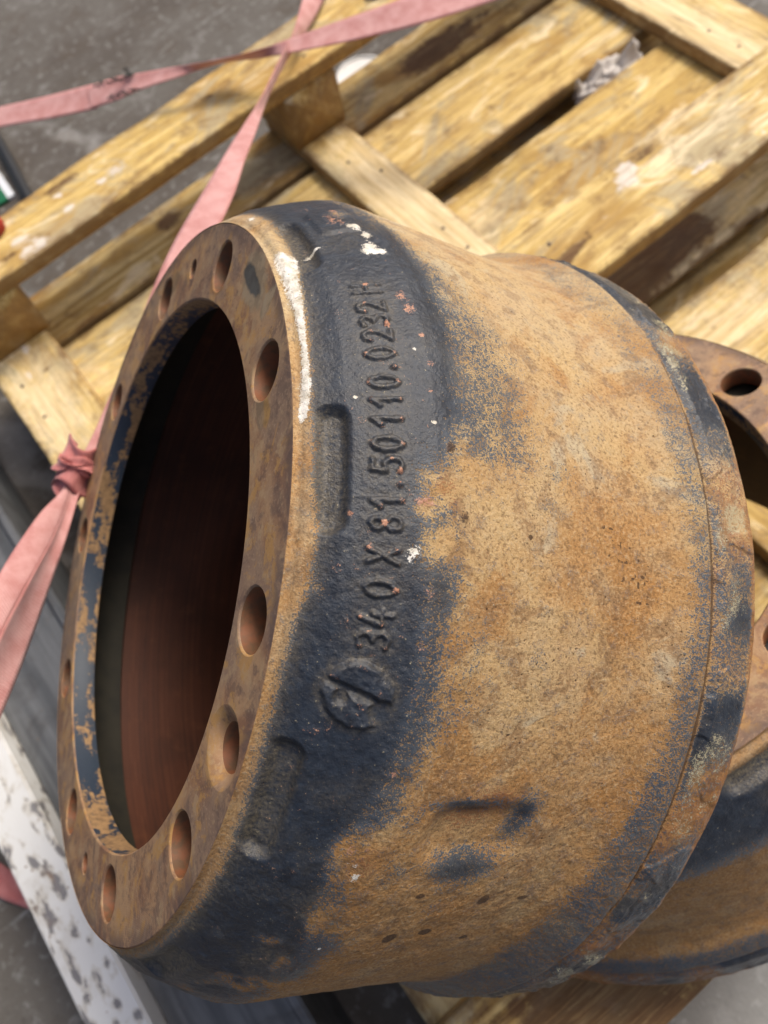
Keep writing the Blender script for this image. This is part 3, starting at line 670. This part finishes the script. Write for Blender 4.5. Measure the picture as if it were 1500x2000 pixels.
        for (t_, z_, rt_, rz_, am_) in [(-26.8, 94, 8, 17, .22), (-27.6, 88, 6, 9, .14), (-20.3, 113, 11, 7, .18), (-23.5, 112, 8, 5, .16), (-18.9, 82, 2.5, 16, .30)]: blob('paint', t_, z_, rt_, rz_, am_)
        for (t_, z_, rt_, rz_, am_) in [(-38.4, 79.3, 4.2, 4.0, .5), (-37.9, 96, 3, 4, .45), (-32.6, 115.5, 3.6, 3, .5), (-32.8, 137.2, 1.8, 4, .4), (-30.9, 79.7, 2.2, 3, .4), (-40.2, 121.7, 2.4, 3, .4), (-19.6, 88, 3.5, 18, .22), (12, 62, 10, 10, .16), (9, 58, 6, 6, .2), (14.6, 92, 9, 8, .16), (-12, 100, 14, 6, .12)]: blob('dark', t_, z_, rt_, rz_, am_)
        # white drip along the flange shoulder
        zz_ = np.interp(TD, [18, 20, 24, 30, 36, 42, 46.5, 48.5], [1.6, 3.4, 4.4, 4.6, 4.9, 5.2, 5.6, 6.0]) / 1000
        wz = np.interp(TD, [18, 20, 24, 30, 36, 41, 46, 48], [.2, 1.0, 1.4, 1.1, 1.7, 2.6, 3.4, 3.6]) / 1000
        A['white'] += .80 * np.exp(-((Z - zz_) / wz) ** 4) * sstep(TD, 18.6, 20.2) * sstep(TD, 50.5, 48)
        # pitted flecks on the barrel
        fl_ = sstep(fbm(P0, 620, 1, 91), .70, .80)
        A['dark'] += 1.3 * fl_ * (np.exp(-(((TD - 6.5) * arc / .016) ** 2 + ((Z - .1485) / .009) ** 2)) + .9 * np.exp(-(((TD - 11.5) * arc / .014) ** 2 + ((Z - .1335) / .006) ** 2)))
        A['chip'] += .9 * sstep(fbm(P0, 240, 2, 92), .66, .74) * sstep(Z, .008, .012) * sstep(Z, .052, .045) * .22
        A['rusty'] += .35 * sstep(TD, -36, -44) * 0 
    # deposit the height along the profile normal
    dz = .0004
    sl_ = (np.interp(Z + dz, ZP, RP) - np.interp(Z - dz, ZP, RP)) / (2 * dz); sl_ = np.clip(sl_, -2.5, 2.5)
    nr = 1 / np.sqrt(1 + sl_ ** 2); nzc = sl_ * nr                     # outward radial, towards the flange (+z local)
    keep = sstep(Z, .0030, .0042) * sstep(Z, .2103, .2085)
    h = h * keep
    R = R0 + h * nr; ZL = DL - Z + h * nzc
    V = np.stack([R * np.cos(TH), R * np.sin(TH), ZL], -1)
    G = V.reshape(nt, nz, 3)
    dth = np.roll(G, -1, 0) - np.roll(G, 1, 0); dzv = np.gradient(G, axis=1)
    NRM = np.cross(dth, dzv); NRM /= np.linalg.norm(NRM, axis=-1, keepdims=True) + 1e-12
    rad = np.stack([np.cos(TH), np.sin(TH), TH * 0], -1).reshape(nt, nz, 3)
    if (NRM * rad).sum() < 0: NRM = -NRM
    NRM = NRM.reshape(-1, 3)
    F = grid_faces(nt, nz, True)
    a_, b_, c_ = V[F[0, 0]], V[F[0, 1]], V[F[0, 2]]
    if np.dot(np.cross(b_ - a_, c_ - a_), rad.reshape(-1, 3)[F[0, 0]]) < 0: F = F[:, ::-1]
    fl2 = lab[F].max(1)
    zf = Z[F].mean(1)
    fl2 = np.where(zf > .1828, 5, fl2)
    names = {0: 'drum_shell', 1: 'cast_lettering', 2: 'foundry_emblem', 3: 'cast_recess', 4: 'cast_pad', 5: 'rim_band'}
    tcen = TD[F[:, 0]]
    for l, nme in names.items():
        if l == 3:
            sets = [np.where((fl2 == 3) & (np.abs((tcen - (13.9 + 36 * k) + 180) % 360 - 180) < 18))[0] for k in range(10)]
        else: sets = [np.where(fl2 == l)[0]]
        for ids in sets:
            if len(ids) == 0: continue
            f = F[ids]; u, inv = np.unique(f, return_inverse=True)
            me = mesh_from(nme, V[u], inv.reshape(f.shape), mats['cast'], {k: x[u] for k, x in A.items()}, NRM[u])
            ob_ = link(nme, me, root if l in (0, 5) else shell)
            if l == 0: shell = ob_

def ring(r, z, n, cx=0, cy=0, ph=0.0):
    return [(cx + r * math.cos(2 * math.pi * i / n + ph), cy + r * math.sin(2 * math.pi * i / n + ph), z) for i in range(n)]

def build_flange(root, mats):
    import bmesh
    bm = bmesh.new(); TB = .0145; RB = .1485; RF = .1886
    holes = [(-4.1 + 36 * k, .1672, .0128, 'stud') for k in range(10)] + [(-21.3, .1690, .0098, 'sunk'), (86.2, .1678, .0055, 'thread'), (-94.4, .1678, .0055, 'thread')]
    edges = []
    def loop(pts):
        vs = [bm.verts.new(p) for p in pts]; n = len(vs)
        es = [bm.edges.new((vs[i], vs[(i + 1) % n])) for i in range(n)]
        return vs, es
    def wall(va, vb, mi, flip=False):
        n = len(va)
        for i in range(n):
            j = (i + 1) % n
            q = (va[i], vb[i], vb[j], va[j])
            f = bm.faces.new(q if not flip else q[::-1]); f.material_index = mi; f.smooth = True
    vo, e = loop(ring(RF - .0007, DL, 256)); edges += e
    vo2 = [bm.verts.new(p) for p in ring(RF, DL - .0008, 256)]; wall(vo, vo2, 0)
    vi, e = loop(ring(RB + .0009, DL, 220)); edges += e
    vi2 = [bm.verts.new(p) for p in ring(RB, DL - .0010, 220)]; vi3 = [bm.verts.new(p) for p in ring(RB, DL - TB, 220)]
    wall(vi, vi2, 0, True); wall(vi2, vi3, 1, True)
    for (t, r, hr, kd) in holes:
        cx, cy = r * math.cos(math.radians(t)), r * math.sin(math.radians(t)); n = 40 if hr > .008 else 24
        ch = {'stud': .0008, 'sunk': .0062, 'thread': .0005}[kd]; dp = {'stud': .0009, 'sunk': .0040, 'thread': .0006}[kd]
        a, e = loop(ring(hr + ch, DL, n, cx, cy)); edges += e
        ox = -.0012 if kd == 'sunk' else 0
        b = [bm.verts.new(p) for p in ring(hr, DL - dp, n, cx, cy)]; c = [bm.verts.new(p) for p in ring(hr, DL - TB, n, cx, cy)]
        wall(a, b, 0, True); wall(b, c, 2, True)
        if kd == 'thread': pass
    g = bmesh.ops.triangle_fill(bm, use_beauty=True, use_dissolve=False, edges=edges, normal=(0, 0, 1))
    for f in g['geom']:
        if isinstance(f, bmesh.types.BMFace):
            f.material_index = 0; f.smooth = False
            if f.normal.z < 0: f.normal_flip()
    # discard any fill that landed inside a hole
    bad = []
    for f in bm.faces:
        if abs(f.normal.z) > .99:
            c = f.calc_center_median()
            if math.hypot(c.x, c.y) < RB: bad.append(f); continue
            for (t, r, hr, kd) in holes:
                if math.hypot(c.x - r * math.cos(math.radians(t)), c.y - r * math.sin(math.radians(t))) < hr * .8: bad.append(f); break
    if bad: bmesh.ops.delete(bm, geom=bad, context='FACES')
    me = bpy.data.meshes.new('mounting_flange'); bm.to_mesh(me); bm.free()
    for m in (mats['face'], mats['bore'], mats['hole']): me.materials.append(m)
    link('mounting_flange', me, root)

def build_inside(root, mats):
    def rings(name, prof, mat):
        n = 200; V = []; F = []
        for r, z in prof: V += ring(r, z, n)
        for k in range(len(prof) - 1):
            for a in range(n):
                b = (a + 1) % n; F.append((k * n + a, k * n + b, (k + 1) * n + b, (k + 1) * n + a))
        me = mesh_from(name, V, F, mat); me.set_sharp_from_angle(angle=math.radians(35)); link(name, me, root)
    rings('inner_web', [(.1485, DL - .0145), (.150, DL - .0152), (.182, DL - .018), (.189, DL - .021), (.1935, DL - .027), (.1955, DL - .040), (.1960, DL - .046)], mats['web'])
    rings('friction_surface', [(.1960, DL - .046), (.2035, DL - .0475), (.2050, DL - .049), (.2050, .010), (.2060, .004), (.2110, .0), (.2325, .0)], mats['inside'])

def drum(label, Mtx, detailed, mats, seed):
    r = empty('brake_drum'); r.matrix_world = Mtx; tag(r, label, 'brake drum', 'brake drums on the pallet')
    lathe_parts(r, detailed, mats, seed); build_flange(r, mats); build_inside(r, mats)
    return r

# tilted drum: axis, reference direction and flange centre measured from the ellipses of its bore, studs and rim
ax = np.array([-.62235534, .4072511, .66844624]); aa = np.array([.29431503, -.66956503, .68195406]); ab = np.array([.72529477, .62115152, .29684725])
cc = np.array([-.06444549, .24372066, HC - .38633988])
org = cc - ax * DL
Mx = Matrix(((aa[0], ab[0], ax[0], org[0]), (aa[1], ab[1], ax[1], org[1]), (aa[2], ab[2], ax[2], org[2]), (0, 0, 0, 1)))
def pol(t, r): return r * math.cos(math.radians(t)), r * math.sin(math.radians(t))
fb = []
for (t, r, sx, sy, c) in [(50, .1745, .018, .0115, (.33, .25, .15)), (51.5, .1745, .0150, .0048, (.020, .036, .046)), (42, .180, .004, .009, (.34, .26, .16)), (25, .165, .007, .004, (.40, .22, .06)), (27, .160, .012, .004, (.30, .20, .11)), (68, .158, .012, .006, (.33, .16, .05)),
                          (100, .170, .02, .008, (.26, .155, .07))]:
    x, y = pol(t, r); fb.append((x, y, sx, sy, math.radians(t + 90), c))
M['face'] = mat_machined('rusted_machined_face', 0.0, fb)
M['face2'] = mat_machined('rusted_machined_face_second', 3.3, [(.12, .11, .06, .02, 0.7, (.155, .115, .105)), (.15, .06, .03, .02, 0.3, (.25, .16, .105))])
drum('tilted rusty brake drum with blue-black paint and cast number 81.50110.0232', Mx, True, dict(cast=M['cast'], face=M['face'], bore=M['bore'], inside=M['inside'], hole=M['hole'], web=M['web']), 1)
n2 = np.array([-.03237925, .36864889, .92900]); n2 /= np.linalg.norm(n2)
hx = np.array([.16462779, -.01521521, .01177561]); hx -= n2 * (hx @ n2); hx /= np.linalg.norm(hx); hy = np.cross(n2, hx)
c4 = math.cos(math.radians(4.1)); s4 = math.sin(math.radians(4.1)); x2 = hx * c4 + hy * s4; y2 = -hx * s4 + hy * c4      # first stud hole stands at -4.1 degrees
o2 = np.array([.14636, .1475, HC - .49837]) - n2 * DL
M2 = Matrix(((x2[0], y2[0], n2[0], o2[0]), (x2[1], y2[1], n2[1], o2[1]), (x2[2], y2[2], n2[2], o2[2]), (0, 0, 0, 1)))
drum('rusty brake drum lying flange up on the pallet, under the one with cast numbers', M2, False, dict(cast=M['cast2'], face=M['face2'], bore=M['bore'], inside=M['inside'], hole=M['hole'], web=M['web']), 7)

# ------------------------------------------------------------------ steel channel beside the pallet
st = empty('steel_channel', (-.33, .3, 0)); tag(st, 'dark steel channel with a flaking white painted edge, on the floor beside the pallet', 'steel channel')
def box_mesh(name, x0, x1, y0, y1, z0, z1, mat, bev=.0015, org=(0, 0, 0)):
    import bmesh
    bm = bmesh.new(); bmesh.ops.create_cube(bm, size=1)
    for v in bm.verts:
        v.co = ((x0 if v.co.x < 0 else x1) - org[0], (y0 if v.co.y < 0 else y1) - org[1], (z0 if v.co.z < 0 else z1) - org[2])
    bmesh.ops.bevel(bm, geom=list(bm.edges), offset=bev, segments=2, affect='EDGES')
    me = bpy.data.meshes.new(name); bm.to_mesh(me); bm.free(); me.materials.append(mat)
    for p in me.polygons: p.use_smooth = False
    return me
so_ = (-.33, .3, 0)
link('painted_rail', box_mesh('painted_rail', -.4035, -.3515, -.75, 1.2, .0005, HC - .792, M['flake'], .002, so_), st)
link('web_plate', box_mesh('web_plate', -.3505, -.246, -.75, 1.2, HC - .832, HC - .818, M['steel'], .002, so_), st)
link('web_flange', box_mesh('web_flange', -.2455, -.235, -.75, 1.2, .0005, HC - .810, M['steel'], .002, so_), st)

# ------------------------------------------------------------------ straps
def ribbon(name, secs, mat, thick=.0016, nsub=14, nw=9, parent=None, bow=.0):
    """secs: list of (left edge point, right edge point) in world space; smooth band with thickness"""
    Lp = np.array([s[0] for s in secs], float); Rp = np.array([s[1] for s in secs], float)
    n = len(secs); t = np.arange(n)
    def cr(Pt, q):
        i = np.clip(np.floor(q).astype(int), 0, n - 2); f = (q - i)[:, None]
        g = lambda k: Pt[np.clip(k, 0, n - 1)]
        p0, p1, p2, p3 = g(i - 1), g(i), g(i + 1), g(i + 2)
        return .5 * (2 * p1 + (p2 - p0) * f + (2 * p0 - 5 * p1 + 4 * p2 - p3) * f ** 2 + (3 * p1 - p0 - 3 * p2 + p3) * f ** 3)
    q = np.linspace(0, n - 1, (n - 1) * nsub + 1); A_ = cr(Lp, q); B_ = cr(Rp, q)
    C_ = (A_ + B_) / 2; s = np.concatenate([[0], np.cumsum(np.linalg.norm(np.diff(C_, axis=0), axis=1))])
    tan_ = np.gradient(C_, axis=0); wv = B_ - A_; nn = np.cross(tan_, wv); nn /= np.linalg.norm(nn, axis=1, keepdims=True) + 1e-9
    k = np.linspace(0, 1, nw); rows = len(q)
    top = A_[:, None] + (B_ - A_)[:, None] * k[None, :, None] + nn[:, None] * (bow * (1 - (2 * k - 1) ** 2))[None, :, None]
    tp = thick * (1 - .5 * np.abs(2 * k - 1) ** 6) / 2
    up = top + nn[:, None] * tp[None, :, None]; dn = top - nn[:, None] * tp[None, :, None]
    sec = np.concatenate([up, dn[:, ::-1]], 1); K = 2 * nw
    V = sec.reshape(-1, 3)
    i = np.arange(rows - 1)[:, None] * K + np.arange(K)[None]; j = np.arange(rows - 1)[:, None] * K + ((np.arange(K) + 1) % K)[None]
    F = np.stack([i, j, j + K, i + K], -1).reshape(-1, 4)
    al = np.repeat(s, K); ac = np.tile(np.concatenate([2 * k - 1, (2 * k - 1)[::-1]]), rows)
    return link(name, mesh_from(name, V, F, mat, {'along': al, 'across': ac}), parent)

def PS(l):  # list of (xl, yl, Zl, xr, yr, Zr)
    return [(px_depth(a, b, c), px_depth(d, e, f)) for a, b, c, d, e, f in l]

sling = empty('lifting_strap', px_depth(160, 900, .61))
tag(sling, 'faded pink lifting strap knotted beside the tilted drum flange and twisting over the pallet', 'strap')
def childof(o, p):
    o.parent = p; o.matrix_parent_inverse = Matrix.Translation(-p.location)
    return o
sec1 = PS([(640, -210, 1.16, 690, -200, 1.16), (606, -70, 1.08, 655, -62, 1.08), (588, 8, 1.03, 625, 14, 1.05), (571, 67, .98, 592, 72, 1.02), (543, 122, .93, 557, 124, .975), (511, 188, .845, 524, 190, .885), (478, 240, .80, 503, 250, .80), (440, 300, .75, 479, 312, .745), (402, 365, .705, 455, 385, .695), (344, 465, .665, 405, 488, .66), (300, 560, .64, 350, 585, .64), (250, 690, .63, 285, 705, .635), (203, 800, .625, 228, 812, .63), (172, 868, .615, 192, 880, .615), (150, 905, .605, 168, 915, .605)])
childof(ribbon('webbing', sec1, M['strap']), sling)
secL = PS([(140, 905, .600, 150, 925, .60), (122, 955, .585, 133, 968, .585), (78, 1002, .56, 103, 1050, .555), (27, 1074, .53, 66, 1118, .525), (-20, 1150, .50, 18, 1205, .495), (-120, 1300, .46, -60, 1370, .455)])
secR = PS([(146, 915, .597, 165, 915, .60), (133, 968, .583, 155, 962, .590), (103, 1050, .553, 131, 1046, .565), (66, 1118, .523, 101, 1135, .54), (16, 1210, .493, 58, 1258, .51), (-22, 1290, .47, 28, 1336, .485), (-110, 1480, .43, -50, 1520, .44)])
childof(ribbon('webbing', secL, M['strap'], bow=.0012), sling); childof(ribbon('webbing', secR, M['strap'], bow=-.0025), sling)
# the knot: webbing wound over itself
def knot(parent):
    c = px_depth(150, 915, .597); X = CW @ np.array([1, 0, 0.]); Y = -(CW @ np.array([0, 1, 0.])); Zc = CW @ np.array([0, 0, -1.])
    d = (X * .35 + Y * .95); d /= np.linalg.norm(d); e = np.cross(Zc, d); e = -e
    obs = []
    for (off, tilt, rr, hw, t0, t1) in [(-.004, .5, .0125, .0125, -.5, 3.3), (.010, -.55, .0120, .0110, .0, 3.5), (.002, 1.0, .0140, .0080, .1, 3.0), (-.015, -.3, .0100, .0090, -.4, 3.3)]:
        secs = []
        for t in np.linspace(t0 * 1.0, t1, 9):
            p = c + d * (off + .004 * math.sin(2 * t + off * 300)) + (e * math.cos(t) * 1.0 + Zc * math.sin(t) * 1.0) * rr * (1 + .12 * math.sin(3 * t + off * 500))
            ax_ = d * math.cos(tilt) + e * math.sin(tilt) * math.sin(t) - Zc * math.sin(tilt) * math.cos(t)
            secs.append((p - ax_ * hw, p + ax_ * hw))
        o = ribbon('knot_wrap', secs, M['strap_red'], .0022, 6, 9, bow=.0016); childof(o, parent)
knot(sling)

s2 = empty('cargo_strap', px_depth(430, 121, .99)); tag(s2, 'faded pink strap with dark stitched joint crossing over the far skid board', 'strap')
sec2 = PS([(-240, 262, 1.12, -240, 318, 1.11), (-80, 228, 1.10, -80, 272, 1.09), (0, 209, 1.08, 3, 248, 1.07), (95, 187, 1.06, 100, 231, 1.05), (183, 164, 1.04, 190, 212, 1.035)])
sec2b = PS([(172, 170, 1.037, 178, 212, 1.032), (222, 152, 1.025, 228, 196, 1.02), (256, 146, 1.015, 270, 177, 1.01), (340, 131, 1.0, 350, 150, 1.0), (425, 117, .985, 430, 124, 1.01), (500, 98, .975, 505, 114, .99), (565, 76, .97, 570, 103, .965), (660, 42, .96, 668, 84, .95), (750, 10, .95, 762, 62, .94), (830, -18, .945, 845, 40, .93), (960, -62, .94, 975, -2, .925), (1120, -120, .935, 1140, -60, .92)])
childof(ribbon('webbing', sec2, M['strap'], bow=.001), s2); childof(ribbon('webbing', sec2b, M['strap'], bow=.001), s2)
# stitching
def stitch(parent, pts, Z, seed):
    rr = random.Random(seed); V = []; F = []
    for (x, y) in pts:
        p = px_depth(x + rr.uniform(-2, 2), y + rr.uniform(-2, 2), Z); X = CW @ np.array([1, 0, 0.]); Y = CW @ np.array([0, 1, 0.]); Zc = CW @ np.array([0, 0, -1.])
        an = rr.uniform(-1.2, 1.2); d = X * math.cos(an) + Y * math.sin(an); e = -X * math.sin(an) + Y * math.cos(an); L = rr.uniform(.003, .0062); r = .0011
        b = len(V)
        for k in (-1, -.5, .5, 1):
            rad = r * (.5 if abs(k) == 1 else 1)
            for a in range(6):
                V.append(p + d * L * k + (e * math.cos(a * math.pi / 3) + Zc * math.sin(a * math.pi / 3)) * rad + Zc * .0015 * (1 - k * k))
        for k in range(3):
            for a in range(6): F.append((b + k * 6 + a, b + k * 6 + (a + 1) % 6, b + (k + 1) * 6 + (a + 1) % 6, b + (k + 1) * 6 + a))
    o = link('stitching', mesh_from('stitching', V, F, M['thread'])); childof(o, parent)
stitch(s2, [(190 + 66 * i / 11, 168 - 20 * i / 11) for i in range(12)] + [(247, 138), (246, 132), (249, 143)], 1.012, 3)
stitch(s2, [(216 + 52 * i / 8, 193 - 19 * i / 8) for i in range(9)], 1.006, 4)

# red strap lying on the floor, tucked under the channel
s3 = [(px_plane(x, y, .004), px_plane(x2, y2, .003)) for x, y, x2, y2 in [(-160, 1590, -170, 1650), (-60, 1640, -70, 1715), (0, 1680, 0, 1752), (40, 1712, 48, 1772), (90, 1748, 100, 1790)]]
s3 = [(a + np.array([0, 0, z]), b + np.array([0, 0, z * .5])) for (a, b), z in zip(s3, (.012, .012, .008, .001, -.0005))]
o = ribbon('floor_strap', s3, M['strap_red'], .0016, 10, 7, bow=.001); tag(o, 'dark red strap on the floor tucked against the white painted rail', 'strap')

# ------------------------------------------------------------------ small things
def rag():
    n, m = 60, 30; p0 = px_plane(1122, 190, Z_DECK - .004); p1 = px_plane(1243, 103, Z_DECK - .004)
    ax_ = p1 - p0; L = np.linalg.norm(ax_); ax_ = ax_ / L; sd_ = np.array([-ax_[1], ax_[0], 0])
    I, J = np.meshgrid(np.linspace(0, 1, n), np.linspace(-1, 1, m), indexing='ij'); I = I.ravel(); J = J.ravel()
    P = np.stack([I * 3, J * 1.2, J * 0], -1)
    hh = np.abs(fbm(P, 1.5, 2, 5) - .5) * .075
    wd = .017 * (sstep(I, -.05, .35) * .8 + .25) * (.8 + .5 * (fbm(P, 2, 2, 15)))
    V = p0 + np.outer(I * L + (fbm(P, 4, 2, 22) - .5) * .02, ax_) + np.outer(J * wd, sd_); V[:, 2] += hh * (1.05 - J * J) - .010 * np.abs(J)
    o = link('rag', mesh_from('rag', V, grid_faces(n, m), M['rag'])); mdf = o.modifiers.new('s', 'SOLIDIFY'); mdf.thickness = .0012
    tag(o, 'crumpled pale grey rag stuffed in the gap between two deck boards', 'rag')
rag()
def lathe(name, prof, loc, mat, n=40):
    V = []; F = []
    for r, z in prof: V += ring(max(r, 1e-5), z, n)
    for k in range(len(prof) - 1):
        for a in range(n):
            b = (a + 1) % n; F.append((k * n + a, k * n + b, (k + 1) * n + b, (k + 1) * n + a))
    me = mesh_from(name, V, F, mat); me.set_sharp_from_angle(angle=math.radians(40)); o = link(name, me); o.location = loc; return o
q = px_plane(716, 150, .012)  # round white lid lying loose on the floor
tag(lathe('plastic_lid', [(.046, 0), (.047, .008), (.045, .012), (.042, .013), (.039, .0095), (.0, .009)][::-1], (q[0], q[1] + .012, .0006), M['lid']), 'white round plastic lid on the floor beside the pallet', 'plastic lid')
q = px_plane(733, -16, Z_SKID)
tag(lathe('metal_lump', [(.016, 0), (.0165, .004), (.014, .008), (.008, .010), (0, .0105)][::-1], (q[0], q[1], Z_SKID + .0012), M['grey']), 'small grey metal lump on the far skid board', 'metal lump')
q = px_plane(-12, 452, Z_SKID)
tag(lathe('plastic_lump', [(.0165, 0), (.0175, .005), (.016, .014), (.011, .019), (0, .021)][::-1], (q[0], q[1], Z_SKID + .0012), M['redcap']), 'rounded red plastic lump on the far skid board', 'plastic lump')
# green board with a white border, and a black hose beyond it
a0, a1 = px_plane(0, 338, .006), px_plane(46, 405, .006); d = a1 - a0; d /= np.linalg.norm(d); e = np.array([d[1], -d[0], 0])
if np.dot(e, px_plane(-40, 400, .006) - a0) < 0: e = -e
gs = empty('floor_sign', (a0[0], a0[1], 0)); tag(gs, 'green board with a white border lying on the floor past the far skid', 'sign')
def slab(name, s0, s1, t0, t1, z0, z1, mat, parent):
    pts = [a0 + d * s0 + e * t0, a0 + d * s1 + e * t0, a0 + d * s1 + e * t1, a0 + d * s0 + e * t1]
    V = [(p[0] - a0[0], p[1] - a0[1], z) for z in (z0, z1) for p in pts]
    F = [(0, 1, 2, 3), (4, 5, 6, 7), (0, 1, 5, 4), (1, 2, 6, 5), (2, 3, 7, 6), (3, 0, 4, 7)]
    me = mesh_from(name, V, F, mat, smooth=False)
    import bmesh
    bm = bmesh.new(); bm.from_mesh(me); bmesh.ops.recalc_face_normals(bm, faces=bm.faces); bm.to_mesh(me); bm.free()
    return link(name, me, parent)
slab('sign_border', -.30, .07, 0, .013, .0006, .0070, M['signwhite'], gs); slab('sign_panel', -.30, .07, .0133, .26, .0006, .0062, M['green'], gs)
hp = [px_plane(*t, .010) for t in ((-150, 60), (-60, 190), (0, 282), (26, 330), (60, 395), (110, 470))]
def tube(name, pts, r, mat, nsub=10, K=12):
    pts = np.array(pts); n = len(pts); qq = np.linspace(0, n - 1, (n - 1) * nsub + 1)
    C_ = np.stack([np.interp(qq, np.arange(n), pts[:, k]) for k in range(3)], -1)
    for _ in range(6): C_[1:-1] = (C_[:-2] + 2 * C_[1:-1] + C_[2:]) / 4
    tg = np.gradient(C_, axis=0); tg /= np.linalg.norm(tg, axis=1, keepdims=True); sv = np.cross(tg, [0, 0, 1.]); sv /= np.linalg.norm(sv, axis=1, keepdims=True); uv = np.cross(sv, tg)
    an = np.arange(K) * 2 * math.pi / K
    V = (C_[:, None] + r * (sv[:, None] * np.cos(an)[None, :, None] + uv[:, None] * np.sin(an)[None, :, None])).reshape(-1, 3)
    i = np.arange(len(C_) - 1)[:, None] * K + np.arange(K)[None]; j = np.arange(len(C_) - 1)[:, None] * K + ((np.arange(K) + 1) % K)[None]
    return link(name, mesh_from(name, V, np.stack([i, j, j + K, i + K], -1).reshape(-1, 4), mat))
tag(tube('rubber_hose', hp, .0098, M['black']), 'black rubber hose on the floor beside the green board', 'hose')
